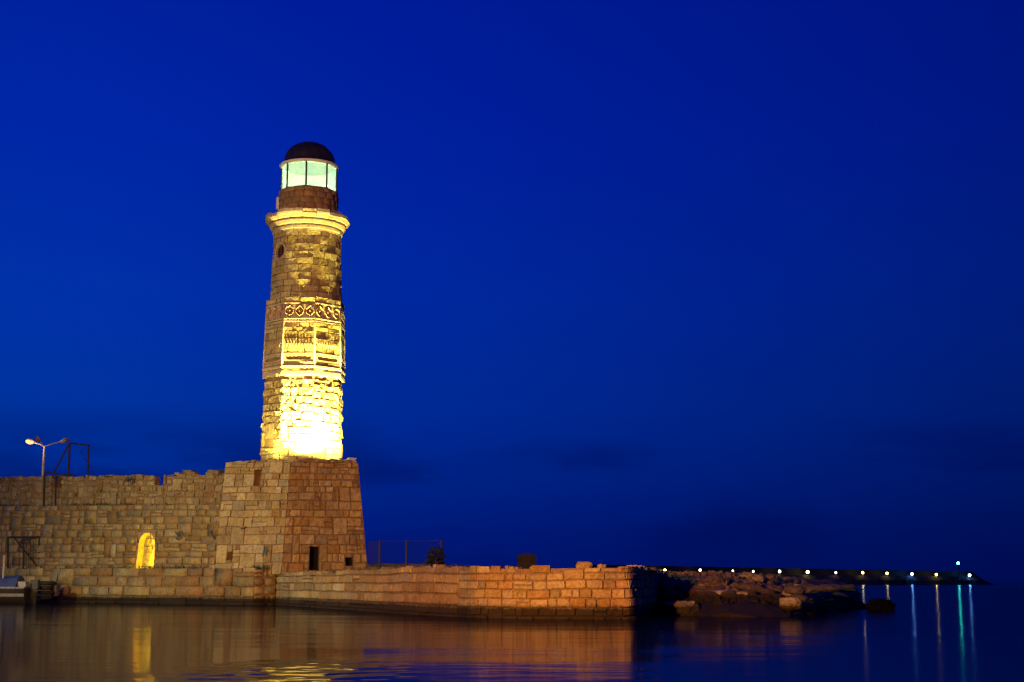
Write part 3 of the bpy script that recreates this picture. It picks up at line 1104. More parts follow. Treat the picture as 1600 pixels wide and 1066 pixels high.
# slot course: a long dark slot on each facet between two flat rims
for k in range(5):
    ya, yb = 573.5, 563.5
    S = octf(CORN[k], CORN[k + 1], r_m0 - .002, r_m0 - .01, Z(ya), Z(yb))
    U, Vv = S.U, S.V
    mb = MB()
    n = 10
    ring_o, ring_i = [], []
    for q in range(4 * n):
        a = 2 * math.pi * q / (4 * n)
        ca, sa = math.cos(a), math.sin(a)
        ring_i.append((U / 2 + (U / 2 - .16) * math.copysign(abs(ca) ** .35, ca), Vv * .5 + Vv * .30 * math.copysign(abs(sa) ** .6, sa)))
        mx = max(abs(ca), abs(sa))
        ring_o.append((U / 2 + U / 2 * ca / mx, Vv / 2 + Vv / 2 * sa / mx))
    N = 4 * n
    V = [S.P(u, v, 0.012) for u, v in ring_o] + [S.P(u, v, 0.012) for u, v in ring_i] + [S.P(u, v, -0.13) for u, v in ring_i]
    Fq = [(q, (q + 1) % N, N + (q + 1) % N, N + q) for q in range(N)] + [(N + q, N + (q + 1) % N, 2 * N + (q + 1) % N, 2 * N + q) for q in range(N)]
    Fq.append(tuple(2 * N + q for q in range(N)))
    mb.add(V, Fq)
    mb.build('slotted_panel', M_CARVED, tower, False, (0.47, 0.385, 0.26))
# dentils over the slot course
for k in range(1, 4):
    mb = MB()
    S = octf(CORN[k], CORN[k + 1], r_m0 - .02, r_m0 - .03, Z(552), Z(547))
    nn = 9
    for q in range(nn):
        u = S.U * (0.08 + 0.84 * (q + .5) / nn)
        h = .045
        pts = [S.P(u - h, S.V, .03), S.P(u + h, S.V, .03), S.P(u, -.04, .03), S.P(u - h, S.V, .10), S.P(u + h, S.V, .10), S.P(u, -.04, .085)]
        mb.add(pts, [(3, 5, 4), (0, 2, 5, 3), (1, 4, 5, 2), (0, 3, 4, 1)])
    o = mb.build('dentil_course', M_CARVED, tower, False, (0.44, 0.36, 0.25))
    o['kind'] = 'stuff'
# carved band of pointed cartouches
for k in range(5):
    t = (Z(497) - ZL1) / (ZO - ZL1)
    rr = r_m0 + (r_m1 - r_m0) * t
    S = octf(CORN[k], CORN[k + 1], rr, rr - .01, Z(506.5), Z(486.5))
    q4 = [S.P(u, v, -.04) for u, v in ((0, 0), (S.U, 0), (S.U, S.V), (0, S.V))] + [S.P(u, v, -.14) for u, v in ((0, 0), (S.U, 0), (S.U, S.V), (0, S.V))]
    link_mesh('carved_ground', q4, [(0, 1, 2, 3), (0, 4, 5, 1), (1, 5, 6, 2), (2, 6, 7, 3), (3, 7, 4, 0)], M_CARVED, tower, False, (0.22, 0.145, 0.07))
    n = 3
    for c_ in range(n):
        uc = S.U * (c_ + .5) / n
        hw, hh = S.U / n * .46, S.V * .46
        wide = (k + c_) % 3 == 2
        if wide:
            hexo = [(-hw, -.35 * hh), (-.6 * hw, -.62 * hh), (0, -.95 * hh), (.6 * hw, -.62 * hh), (hw, -.35 * hh), (hw, .5 * hh), (0, hh), (-hw, .5 * hh)]
        else:
            hexo = [(-hw, -.25 * hh), (-.55 * hw, -.7 * hh), (0, -hh), (.55 * hw, -.7 * hh), (hw, -.25 * hh), (hw, .25 * hh), (0, hh), (-hw, .25 * hh)]
        hexi = [(x * .66, y * .70) for x, y in hexo]
        hexm = [(x * .82, y * .85) for x, y in hexo]
        N = len(hexo)
        V = [S.P(uc + x, S.V / 2 + y, -.04) for x, y in hexo] + [S.P(uc + x, S.V / 2 + y, .045) for x, y in hexm] + [S.P(uc + x, S.V / 2 + y, -.04) for x, y in hexi]
        Fq = [(q, (q + 1) % N, N + (q + 1) % N, N + q) for q in range(N)] + [(N + q, N + (q + 1) % N, 2 * N + (q + 1) % N, 2 * N + q) for q in range(N)]
        cart = link_mesh('cartouche', V, Fq, M_CARVED, tower, False, (0.50, 0.41, 0.27))
        b = MB()
        for bx, by, bs in ([(0, 0, .36)] if not wide else [(-.34, 0, .2), (0, 0, .26), (.34, 0, .2)]):
            cu, cv = uc + bx * hw, S.V / 2 + by
            e1, e2 = hw * bs, hh * bs * (1.0 if not wide else 1.6)
            pts = [S.P(cu - e1, cv, -.03), S.P(cu, cv - e2, -.03), S.P(cu + e1, cv, -.03), S.P(cu, cv + e2, -.03), S.P(cu, cv, .05)]
            b.add(pts, [(0, 1, 4), (1, 2, 4), (2, 3, 4), (3, 0, 4)])
        b.build('boss', M_CARVED, cart, False, (0.46, 0.36, 0.22))
    # hanging points under the band
    mb = MB()
    for c_ in range(n + 1):
        uc = S.U * c_ / n
        lo, hi = max(0.0, uc - S.U / n * .42), min(S.U, uc + S.U / n * .42)
        pts = [S.P(lo, 0.0, .0), S.P(hi, 0.0, .0), S.P(uc, S.V * .42, -.005), S.P(lo, 0.0, -.06), S.P(hi, 0.0, -.06), S.P(uc, S.V * .42, -.06)]
        mb.add(pts, [(0, 1, 2), (1, 4, 5, 2), (0, 2, 5, 3)])
        pts = [S.P(lo, S.V, .0), S.P(hi, S.V, .0), S.P(uc, S.V * .60, -.005), S.P(lo, S.V, -.06), S.P(hi, S.V, -.06), S.P(uc, S.V * .60, -.06)]
        mb.add(pts, [(0, 2, 1), (1, 2, 5, 4), (0, 3, 5, 2)])
    mb.build('zigzag_frieze', M_CARVED, tower, False, (0.45, 0.36, 0.23))
for k in range(6):
    a = CORN[k]
    pts = [Vector((CX, YC, z)) + dr(a) * (r - .012) for r, z in ((r_m0, Z(582)), (r_m0 + (r_m1 - r_m0) * .65, Z(514)), (r_m1, Z(485)))]
    MB().tube(pts, .045, 8).build('colonnette', M_CARVED, tower, True, (0.46, 0.375, 0.25))
# octagon shoulder: flat broken ledge round the foot of the drum
for k in range(5):
    for s in range(2):
        a0, a1 = CORN[k] + (CORN[k + 1] - CORN[k]) * s / 2, CORN[k] + (CORN[k + 1] - CORN[k]) * (s + 1) / 2
        c = Vector((CX, YC, 0))

        def rim(a):
            return (r_m1 + .012) * math.cos(R(22.5)) / math.cos((a - CORN[k]) - R(22.5)) + random.uniform(-.02, .02)
        z0, z1 = Z(476), Z(474.5) + random.uniform(-.03, .03)
        am = (a0 + a1) / 2
        V = []
        for z in (z0, z1):
            for a in (a0 + .006, am, a1 - .006):
                V.append(c + dr(a) * rim(a) + Vector((0, 0, z)))
            for a in (a1 - .006, am, a0 + .006):
                V.append(c + dr(a) * (R_U0 - .09) + Vector((0, 0, z + (.05 if z == z1 else 0))))
        link_mesh('shoulder_stone', V, [(5, 4, 3, 2, 1, 0), (6, 7, 8, 9, 10, 11)] + [(q, (q + 1) % 6, 6 + (q + 1) % 6, 6 + q) for q in range(6)], M_ERODED, tower, False, pick(PAL_TOWER))

# upper round shaft
S_UP = Cyl(TC, dr, R_U0, R_U1, Z(475), ZCB + .02, R(-102), R(102))
wa, wz = R(-53), Z(401)
wu = (wa - S_UP.a0) / (S_UP.a1 - S_UP.a0) * S_UP.U
WH = (wu - .31, wu + .31, wz - S_UP.z0 - .33, wz - S_UP.z0 + .33)
for cell in layout(S_UP.U, S_UP.V, [random.uniform(.24, .34) for _ in range(10)], (0.38, 0.8), 0.03, 0.06, [WH]):
    lower_half = cell[2] < S_UP.V * .45
    stone(S_UP, cell, M_ERODED, tower, PAL_TOWER, 0.020, (-0.004, 0.008) if random.random() < .8 else (-.015, .0), 0.007, 0.004, 0.12, 0.04, 0.03, fine=.16)
# round window with stone ring
wr_, wt, wup = dr(wa), Vector((dr(wa).y * -1, dr(wa).x, 0)), Vector((0, 0, 1))
wt = dr(wa + math.pi / 2)
M_HOLE_SHADE = simple('hole_shade', (0.016, 0.009, 0.005), .9)  # near-black disc colour stands in for the shade inside the round opening
wc = Vector((CX, YC, wz)) + wr_ * (R_U0 + (R_U1 - R_U0) * .72)
win = None
mb = MB()
N = 28
V, Fq = [], []
for (rad, off) in ((.44, -.10), (.44, .006), (.42, .016), (.34, .014), (.325, .0), (.315, -.15)):
    for q in range(N):
        a = 2 * math.pi * q / N
        sq = 1.0
        x, y = math.cos(a) * rad, math.sin(a) * rad
        bend = -(x * x) / (2 * R_U0) if off > -.2 else 0
        V.append(wc + wt * x + wup * y + wr_ * (off + bend))
for i in range(5):
    for q in range(N):
        Fq.append((i * N + q, i * N + (q + 1) % N, (i + 1) * N + (q + 1) % N, (i + 1) * N + q))
mb.add(V, Fq)
win = mb.build('round_window', M_CARVED, tower, False, (0.46, 0.36, 0.24))
mb = MB()
V = [wc + wt * math.cos(2 * math.pi * q / N) * .32 + wup * math.sin(2 * math.pi * q / N) * .32 - wr_ * .145 for q in range(N)]
mb.add(V, [tuple(range(N))])
mb.build('shade_disc', M_HOLE_SHADE, win)
MB().tube([wc - wr_ * .10 + wup * -.27, wc - wr_ * .10 + wup * .27], .022, 6).build('window_bar', M_WOOD, win)

# cornice: three moulded rings of separate stones
ZCT = Z(345)
hC = ZCT - ZCB
rc0, rc1 = 53.5 / PXM, 67 / PXM
prof_c = [[(0.00, 0.00), (0.02, 0.08), (0.12, 0.10), (0.16, 0.22), (0.16, 0.28)],
          [(0.26, 0.35), (0.36, 0.36), (0.46, 0.47), (0.52, 0.54), (0.52, 0.61)],
          [(0.64, 0.68), (0.74, 0.69), (0.84, 0.80), (0.94, 0.88), (1.00, 0.90), (1.00, 1.08)]]
for ti, pr in enumerate(prof_c):
    nst = (15, 17, 19)[ti]
    for k in range(nst):
        a0 = 2 * math.pi * (k + .3 * ti) / nst
        a1 = a0 + 2 * math.pi / nst
        chip = random.uniform(-.25, .25) * (1 if ti == 2 else .1)
        rj = random.uniform(-.012, .012)
        P = [(R_U1 - .25, ZCB + pr[0][1] * hC)]
        for i, (f, g) in enumerate(pr):
            gg = g
            ff = f
            if ti == 2 and i >= 4:
                gg = g + chip * .45
            if ti == 2 and random.random() < .12:
                ff -= .08
            P.append((rc0 + (rc1 - rc0) * ff + rj, ZCB + hC * gg))
        P.append((R_U1 - .25, P[-1][1] + .02))
        mb = MB()
        mb.lathe(TC, P, 4, a0 + .004, a1 - .004, dr, close=True)
        mb.build('cornice_stone', M_CARVED, tower, False, tuple(x * random.uniform(.92, 1.06) for x in (0.50, 0.42, 0.29)))
mb = MB()
for k in range(26):     # broken teeth on the rim
    a = random.uniform(0, 2 * math.pi)
    rr = random.uniform(rc1 * .86, rc1 * .97)
    s = random.uniform(.05, .13)
    c = Vector((CX, YC, ZCT + hC * .08)) + dr(a) * rr
    MB().add
    vs = [c + Vector((random.uniform(-s, s), random.uniform(-s, s), -.05)) for _ in range(4)]
    t_, u_ = dr(a + math.pi / 2) * s * 1.5, dr(a) * s
    mb.add([c - t_ - u_, c + t_ - u_, c + t_ + u_, c - t_ + u_, c - t_ * .4 - u_ * .3 + Vector((0, 0, s * 1.3)), c + t_ * .5 - u_ * .2 + Vector((0, 0, s * 1.1)), c + t_ * .3 + u_ * .4 + Vector((0, 0, s))],
           [(0, 1, 5, 4), (1, 2, 6, 5), (2, 3, 4, 6), (3, 0, 4), (4, 5, 6)])
o = mb.build('rim_rubble', M_ERODED, tower, False, (0.46, 0.38, 0.26))
o['kind'] = 'stuff'

# drum under the lantern
R_D = 47.6 / PXM
ZD0, ZD1 = ZCT - .05, Z(302.5)
mb = MB()
mb.lathe(TC, [(R_D - .05, ZD0 - .2), (R_D - .045, ZD1 - .01), (0.2, ZD1 - .008)], 36, 0, 2 * math.pi, dr)
mb.build('drum_core', M_MORTAR, tower)
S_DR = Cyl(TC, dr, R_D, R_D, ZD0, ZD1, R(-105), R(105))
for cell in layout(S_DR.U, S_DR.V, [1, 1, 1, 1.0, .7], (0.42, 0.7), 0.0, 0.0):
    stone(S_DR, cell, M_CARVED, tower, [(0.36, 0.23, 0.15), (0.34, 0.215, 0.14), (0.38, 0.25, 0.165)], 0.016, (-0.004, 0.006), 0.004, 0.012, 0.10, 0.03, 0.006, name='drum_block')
# small pale hatch standing off the left of the drum
hc = Vector((CX, YC, (Z(331) + Z(313)) / 2)) + dr(R(-80)) * (R_D + .06)
MB().box(hc, (.10, .22, Z(313) - Z(331)), Matrix.Rotation(math.atan2(dr(R(-80)).y, dr(R(-80)).x), 3, 'Z')).build('hatch_panel', M_EAVE, tower)

# lantern
R_G = 43.5 / PXM
ZG0, ZG1 = ZD1, Z(263) - .04
LC = [R(-96 + 45 * k) for k in range(8)]


def pane_mat():
    m, t, p = mat('glowing_frosted_glass')
    g = t.n('ShaderNodeNewGeometry')
    nf = t.noise(g.outputs['Position'], 1.6, 3)
    c = t.ramp(nf, [(0.35, (0.42, 0.90, 0.50)), (0.5, (0.58, 0.97, 0.52)), (0.68, (0.76, 1.0, 0.46))])
    p.inputs['Base Color'].default_value = (0.25, 0.3, 0.25, 1)
    p.inputs['Roughness'].default_value = 0.12
    t.t.links.new(c, p.inputs['Emission Color'])
    p.inputs['Emission Strength'].default_value = 0.80
    tr = t.n('ShaderNodeBsdfTransparent')
    mx = t.n('ShaderNodeMixShader', i_0=0.35)
    t.l(p, 0, mx, 1)
    t.l(tr, 0, mx, 2)
    for nd in t.t.nodes:
        if nd.type == 'OUTPUT_MATERIAL':
            t.l(mx, 0, nd, 0)
    return m


M_PANE = pane_mat()
for k in range(8):
    a0, a1 = LC[k], LC[(k + 1) % 8] + (2 * math.pi if k == 7 else 0)
    c = Vector((CX, YC, 0))
    V = [c + dr(a) * (R_G + o) + Vector((0, 0, z)) for o in (0, -.03) for a, z in ((a0, ZG0), (a1, ZG0), (a1, ZG1), (a0, ZG1))]
    link_mesh('lantern_pane', V, [(0, 1, 2, 3), (7, 6, 5, 4)], M_PANE, tower)
    MB().tube([c + dr(a0) * (R_G + .012) + Vector((0, 0, ZG0)), c + dr(a0) * (R_G + .012) + Vector((0, 0, ZG1))], .045, 6).build('mullion', M_DARKMETAL, tower)
lamp('lantern_light', 'POINT', (CX, YC, (ZG0 + ZG1) / 2 - .1), 1300, (0.85, 1.0, 0.55), tower, .12)
mb = MB().lathe(TC, [(R_G + .06, ZG0 - .005), (R_G + .06, ZG0 + .05), (R_G - .05, ZG0 + .05)], 8, LC[0], LC[0] + 2 * math.pi, dr)
mb.build('lantern_sill', M_DARKMETAL, tower)
R_E = 47.8 / PXM
ZE = Z(263)
mb = MB().lathe(TC, [(R_G - .10, ZE - .05), (R_G + .03, ZE - .045), (R_E - .04, ZE + .0), (R_E, ZE + .04), (R_E - .01, ZE + .07)], 40, 0, 2 * math.pi, dr)
mb.build('eave', M_EAVE, tower, True)
ZA = Z(225.5) + .05
prof_d = [(R_E - .012, ZE + .07), (42.3 / PXM, ZE + .14), (40.4 / PXM, ZE + .26)]
zb = ZE + .26
for k in range(1, 9):
    t = math.pi / 2 * k / 8
    prof_d.append((max(.02, 40.4 / PXM * math.cos(t) ** .95), zb + (ZA - zb) * math.sin(t)))
mb = MB().lathe(TC, prof_d, 48, 0, 2 * math.pi, dr)
dome = mb.build('dome', M_DOME, tower, True)
for k in range(16):
    a = LC[0] + 2 * math.pi * k / 16
    c = Vector((CX, YC, 0))
    MB().tube([c + dr(a) * (r + .005) + Vector((0, 0, z)) for r, z in prof_d[1:-1]], .014, 5).build('dome_seam', M_DOME, dome)
# small handrail loop by the left pane
c = Vector((CX, YC, 0))
pts = []
for k in range(9):
    t = math.pi * k / 8
    pts.append(c + dr(R(-66) + .07 * math.cos(t)) * (R_G + .10) + Vector((0, 0, ZG0 + .18 + .14 * math.sin(t))))
pts = [pts[0] - Vector((0, 0, .22))] + pts + [pts[-1] - Vector((0, 0, .22))]
MB().tube(pts, .012, 5).build('handrail', M_DARKMETAL, tower)

# ------------------------------------------------------------------ FLOODLIGHTS on the bastion top
M_FLENS = emis('flood_lens', (1.0, 0.86, 0.42), 14)
FLOOD = (1.0, 0.80, 0.20)


def floodlight(px, Y, zoff, aim, energy, label, hm=None, scale=1.0, spot=150):
    hm = hm or M_DARKMETAL
    p = at(px, 715, Y)
    z = C1.z - .12 + zoff
    t = thing('floodlight', label, 'floodlight', (p.x, p.y, z), 'floodlights aimed up the tower')
    d = (Vector(aim) - Vector((p.x, p.y, z + .2))).normalized()
    q = d.to_track_quat('Z', 'Y').to_matrix()
    cc = Vector((p.x, p.y, z + .22 * scale))
    V = []
    a, b, h = .20 * scale, .14 * scale, .12 * scale
    for (sx, sy, zz) in ((.6, .6, -h), (1, 1, h * .3), (1.08, 1.08, h * .45)):
        for x, y in ((-a, -b), (a, -b), (a, b), (-a, b)):
            V.append(cc + q @ Vector((x * sx, y * sy, zz)))
    Fq = [(3, 2, 1, 0)] + [(i * 4 + k, i * 4 + (k + 1) % 4, i * 4 + 4 + (k + 1) % 4, i * 4 + 4 + k) for i in range(2) for k in range(4)]
    link_mesh('housing', V, Fq, hm, t)
    V = [cc + q @ Vector((x, y, h * .32)) for x, y in ((-a, -b), (a, -b), (a, b), (-a, b))]
    link_mesh('lens', V, [(0, 1, 2, 3)], M_FLENS, t)
    MB().tube([(p.x - .10, p.y, z - .02), (p.x - .10, p.y, z + .2 * scale), ], .015, 6).tube([(p.x + .10, p.y, z - .02), (p.x + .10, p.y, z + .2 * scale)], .015, 6).build('bracket', M_DARKMETAL, t)
    lamp('flood_beam', 'SPOT', cc + d * (h + .05), energy, FLOOD, t, 0.10, Vector(cc) + d * 5, R(spot), 0.7)
    return t


floodlight(484, 63.1, 0.04, (CX + .2, YC - 1.9, ZT + 8.0), 21000, 'low floodlight on the front edge of the bastion aimed up the tower', spot=150)
floodlight(519, 63.35, 0.03, (CX + .5, YC - 1.5, ZT + 8.0), 6500, 'floodlight tucked behind crown stones under the tower\'s right front facet')
floodlight(548.5, 63.9, 0.10, (CX + 1.2, YC - .6, ZT + 5.0), 5200, 'pale floodlight standing clear on the right corner of the bastion', hm=M_EAVE, scale=1.05)

floodlight(419, 63.35, 0.02, (CX - 1.1, YC - 1.2, ZT + 6.0), 800, 'small floodlight at the left foot of the tower', scale=.8)

# ------------------------------------------------------------------ HARBOUR LAMPS that light the walls (behind and left of the view)
def harbour_lamp(x, y, z0, h, label, energy, col, aim=None, spot=None, blend=1.0, size=.22, head=(1.0, 0.55, 0.2)):
    t = thing('street_lamp', label, 'street lamp', (x, y, z0))
    MB().tube([(x, y, z0), (x, y, z0 + h * .6), (x, y, z0 + h)], [.09, .07, .05], 10).build('pole', M_GALV, t)
    MB().tube([(x, y, z0 + h), (x + .25, y + .35, z0 + h + .15), (x + .45, y + .75, z0 + h + .18)], .035, 8).build('arm', M_GALV, t)
    hc = Vector((x + .5, y + .95, z0 + h + .16))
    MB().box(hc, (.26, .60, .12)).build('lamp_head', M_GALV, t)
    MB().box(hc - Vector((0, 0, .065)), (.20, .5, .012)).build('lens', emis('lamp_lens', head, 12), t)
    lamp('lamp_light', 'SPOT' if spot else 'POINT', hc - Vector((0, -.1, .32)), energy, col, t, size, aim, spot, blend)


harbour_lamp(-9.4, 7.2, 0.45, 2.75, 'orange promenade lamp on the near jetty', 47000, (1.0, 0.235, 0.003), (.0, 40, 2.4), R(78), .9, .10)
harbour_lamp(-16.5, -6.0, 0.45, 6.0, 'tall yellow street lamp on the near quay', 31000, (1.0, 0.78, 0.20), size=.2, head=(1, .8, .4))
harbour_lamp(-34.0, 44.0, -0.5, 8.5, 'tall white street lamp left of the harbour basin', 12500, (1.0, 0.88, 0.46), (-13, 61.5, 2.5), R(92), 1.0, .22, (.9, 1, .8))

A0 = Vector((-8.9, 8.05, 2.9))  # unseen pole added between orange lamp and quay to cast a shadow stripe
tgt = QP[4].lerp(QP[5], .12)
mp_ = A0.lerp(Vector((tgt.x, tgt.y, .7)), .22)
pl = thing('shadow_pole', 'slim tall unseen pole added to cast the shadow stripe on the quay', 'pole', (mp_.x, mp_.y, -1.5))
MB().tube([(mp_.x, mp_.y, -1.5), (mp_.x, mp_.y, 4.6)], .028, 10).build('shaft', M_GALV, pl)
MB().lathe((mp_.x, mp_.y), [(.01, 4.58), (.06, 4.6), (.05, 4.72), (.01, 4.75)], 10).build('cap', M_DARKMETAL, pl)

# ------------------------------------------------------------------ STREET LAMP behind the parapet
lp = at(67, 742, 79)
lt = at(69, 698, 79)
sl = thing('street_lamp', 'twin arm street lamp behind the parapet with only its left head lit', 'street lamp', (lp.x, lp.y, lp.z - 4.5))
MB().tube([(lp.x, lp.y, lp.z - 4.5), (lp.x, lp.y, lp.z), (lp.x, lp.y, lt.z)], [.11, .085, .06], 10).build('pole', M_GALV, sl)


def head(px, py, px2, py2, lit, arm_from, Yh, name='lamp_head'):
    a, b = at(px, py, Yh), at(px2, py2, Yh)
    MB().tube([arm_from, arm_from.lerp(a, .4) + Vector((0, 0, .02)), a], .035, 8).build('arm', M_GALV, sl)
    mb = MB()
    d = b - a
    pts = [a, a + d * .15, a + d * .45, a + d * .8, b]
    mb.tube(pts, [.04, .09, .13, .12, .05], 12)
    hd = mb.build(name, M_GALV, sl, True)
    mb = MB()
    dn = Vector((0, -.09, -.06))
    mb.tube([a + d * .2 + dn, a + d * .5 + dn * 1.3, a + d * .8 + dn * 1.2, a + d * .93 + dn], [.05, .10, .10, .05], 12)
    mb.build('lamp_glass', emis('lit_lamp_glass', (1.0, 0.40, 0.09), 2.6) if lit else simple('unlit_lamp_glass', (0.3, 0.16, 0.08), 0.3), hd, True)


apex = Vector((lp.x, lp.y, lt.z))
head(55, 692, 41, 687, True, apex, 78.9)
head(63, 690, 56, 682, False, apex, 79.5)
head(94, 690.5, 108, 685.5, False, apex, 79.2)
lg = at(47, 690, 78.5)
lamp('lamp_light', 'POINT', (lg.x, lg.y - .25, lg.z - .22), 70, (1.0, 0.55, 0.2), sl, .12)

# ------------------------------------------------------------------ STEEL FRAMES
def rods(name, label, segs, Y, r=.035):
    t = None
    for (kind, a, b, rr, dy) in segs:
        pa, pb = at(*a, Y + dy), at(*b, Y + dy)
        if t is None:
            t = thing(name, label, 'steel frame', (pa.x, pa.y, min(pa.z, pb.z)))
        MB().tube([pa, pb], rr, 6).build(kind, M_DARKMETAL, t)
    return t


YF = 72.2
rods('gantry_frame', 'black steel gantry of bars rising above the parapet beside the street lamp',
     [('post', (68.5, 792), (70, 738), .05, 0), ('post', (86.5, 792), (87.5, 740), .04, 0), ('post', (105, 792), (109, 692), .06, 0),
      ('post', (137, 750), (138.5, 695), .05, .8), ('rail', (69, 738), (119, 743), .045, 0), ('rail', (108, 692.5), (139, 696), .045, .4),
      ('brace', (108.5, 693), (84, 738.5), .045, 0), ('brace', (80, 739), (87, 751), .03, 0), ('brace', (126, 704), (147, 742), .02, 1.2)], YF)
rods('cage_frame', 'low black steel cage with a diagonal brace standing on the plinth behind the boat',
     [('post', (12.5, 892), (12.5, 839), .05, 0), ('post', (36.5, 892), (37, 839), .045, 0), ('post', (61, 893), (62, 839), .06, 0),
      ('rail', (12, 839.5), (63, 839), .05, 0), ('rail', (36, 890), (62, 890.5), .08, 0), ('brace', (23, 841), (60, 888), .04, 0)]
     + [('bar', (x, 889), (x, 841), .010, .05) for x in (41, 44.5, 48, 52, 56)], 72.6)
pp = at(7.5, 830, 73.5)

# ------------------------------------------------------------------ BOAT at the left edge
def boat():
    Yb = 66.5
    k = Yb / F_PX
    bx = at(46, 940, Yb).x
    L = 5.2
    t = thing('moored_boat', 'small dark hulled boat with blue cover moored against the plinth', 'boat', (bx - L / 2, Yb, 0))
    mb = MB()
    secs = []
    n = 9
    for i in range(n):
        s = i / (n - 1)
        x = bx - L * s
        hw = .85 * (1 - max(0, s - .45) ** 2 * 3.0)
        sh = .68 + .25 * s * s
        secs.append([(x, Yb - hw, sh), (x, Yb - hw * .93, .30), (x, Yb - hw * .45, -.12), (x, Yb, -.22), (x, Yb + hw * .45, -.12), (x, Yb + hw * .93, .30), (x, Yb + hw, sh)])
    V = [p for s in secs for p in s]
    Fq = [(i * 7 + j, i * 7 + j + 1, i * 7 + j + 8, i * 7 + j + 7) for i in range(n - 1) for j in range(6)] + [tuple(range(7))]
    mb.add(V, Fq)
    mb.build('hull', simple('dark_hull_paint', (0.030, 0.022, 0.018), .45), t, True)
    MB().add
    st = MB()
    V, Fq = [], []
    for i, s in enumerate(secs):
        a, b = Vector(s[0]), Vector(s[1])
        V += [a.lerp(b, .62) - Vector((0, .012, 0)), a.lerp(b, .98) - Vector((0, .014, 0))]
        if i:
            Fq.append((2 * i - 2, 2 * i, 2 * i + 1, 2 * i - 1))
    st.add(V, Fq)
    st.build('hull_stripe', simple('grey_hull_paint', (0.22, 0.19, 0.17), .5), t)
    g = MB()
    g.tube([(s[0][0], s[0][1], s[0][2] + .02) for s in secs], .045, 6)
    g.tube([(s[6][0], s[6][1], s[6][2] + .02) for s in secs], .045, 6)
    g.build('gunwale', simple('pale_rubbing_strake', (0.30, 0.30, 0.31), .5), t)
    d = MB()
    V, Fq = [], []
    for i, s in enumerate(secs):
        V += [(s[0][0], s[0][1] + .05, s[0][2] - .05), (s[6][0], s[6][1] - .05, s[6][2] - .05)]
        if i:
            Fq.append((2 * i - 2, 2 * i - 1, 2 * i + 1, 2 * i))
    d.add(V, Fq)
    d.build('deck', simple('deck_paint', (0.20, 0.22, 0.25), .6), t)
    # blue cover draped over a ridge
    xa, xb = at(33, 905, Yb).x, at(-40, 905, Yb).x
    c = MB()
    V, Fq = [], []
    for i in range(9):
        s = i / 8
        x = xa + (xb - xa) * s
        zt = at(0, 899 + 3.5 * s, Yb).z + .02 * math.sin(i * 1.9)
        lo = .74
        V += [(x, Yb - .72, lo), (x, Yb - .42, lo + (zt - lo) * .75), (x, Yb, zt), (x, Yb + .42, lo + (zt - lo) * .75), (x, Yb + .72, lo)]
        if i:
            Fq += [(5 * i - 5 + q, 5 * i + q, 5 * i + q + 1, 5 * i - 4 + q) for q in range(4)]
    Fq.append((0, 1, 2, 3, 4))
    c.add(V, Fq)
    c.build('cover', simple('blue_canvas', (0.035, 0.06, 0.17), .8, 0, .3, 3), t)
    m0 = at(8, 910, Yb)
    m1 = at(8, 868, Yb)
    MB().tube([(m0.x, Yb - .3, .66), (m0.x, Yb - .3, m1.z)], .045, 8).build('mast', simple('white_mast', (0.42, 0.38, 0.33), .5), t)
    o0 = bx + .22
    MB().box((o0, Yb, .86), (.34, .30, .42)).box((o0 + .02, Yb, .35), (.14, .12, .9)).build('outboard_motor', simple('black_motor', (0.02, 0.018, 0.017), .45), t)
    # stern clutter
    MB().box((at(40, 905, Yb).x, Yb - .3, .86), (.36, .4, .24)).build('stern_locker', simple('locker_white', (0.32, 0.31, 0.30), .5), t)


boat()
fc = wat(88, 941)
fc = at(87, 918, 68.2)
fb = thing('fender_buoy', 'blue grey plastic drum hanging at the plinth beside the boat', 'buoy', (fc.x, fc.y, .1))
MB().lathe((fc.x, fc.y), [(.02, .28), (.20, .30), (.22, .38), (.22, .78), (.19, .86), (.06, .90), (.05, .98), (.01, .98)], 14).build('drum', simple('blue_plastic', (0.07, 0.075, 0.11), .5), fb, True)
MB().tube([(fc.x, fc.y, .96), (fc.x + .05, fc.y + .25, 1.3), (fc.x + .05, fc.y + .5, 1.64)], .015, 5).build('rope', M_WOOD, fb)
tc_ = at(71, 906, 67.8)
tb = thing('tyre_stack', 'dark pile of rubber tyres between boat stern and plinth', 'tyres', (tc_.x, tc_.y, 0))
for k in range(4):
    mb = MB()
    cz = .25 + .22 * k
    V, Fq = [], []
    for i in range(14):
        a = 2 * math.pi * i / 14
        for j in range(6):
            b = 2 * math.pi * j / 6
            rr = .30 + .11 * math.cos(b)
            V.append((tc_.x + .05 * (k % 2) + rr * math.cos(a), tc_.y + rr * math.sin(a), cz + .11 * math.sin(b)))
    for i in range(14):
        for j in range(6):
            Fq.append((i * 6 + j, ((i + 1) % 14) * 6 + j, ((i + 1) % 14) * 6 + (j + 1) % 6, i * 6 + (j + 1) % 6))
    mb.add(V, Fq)
    mb.build('tyre', simple('black_rubber', (0.02, 0.02, 0.02), .8), tb, True)

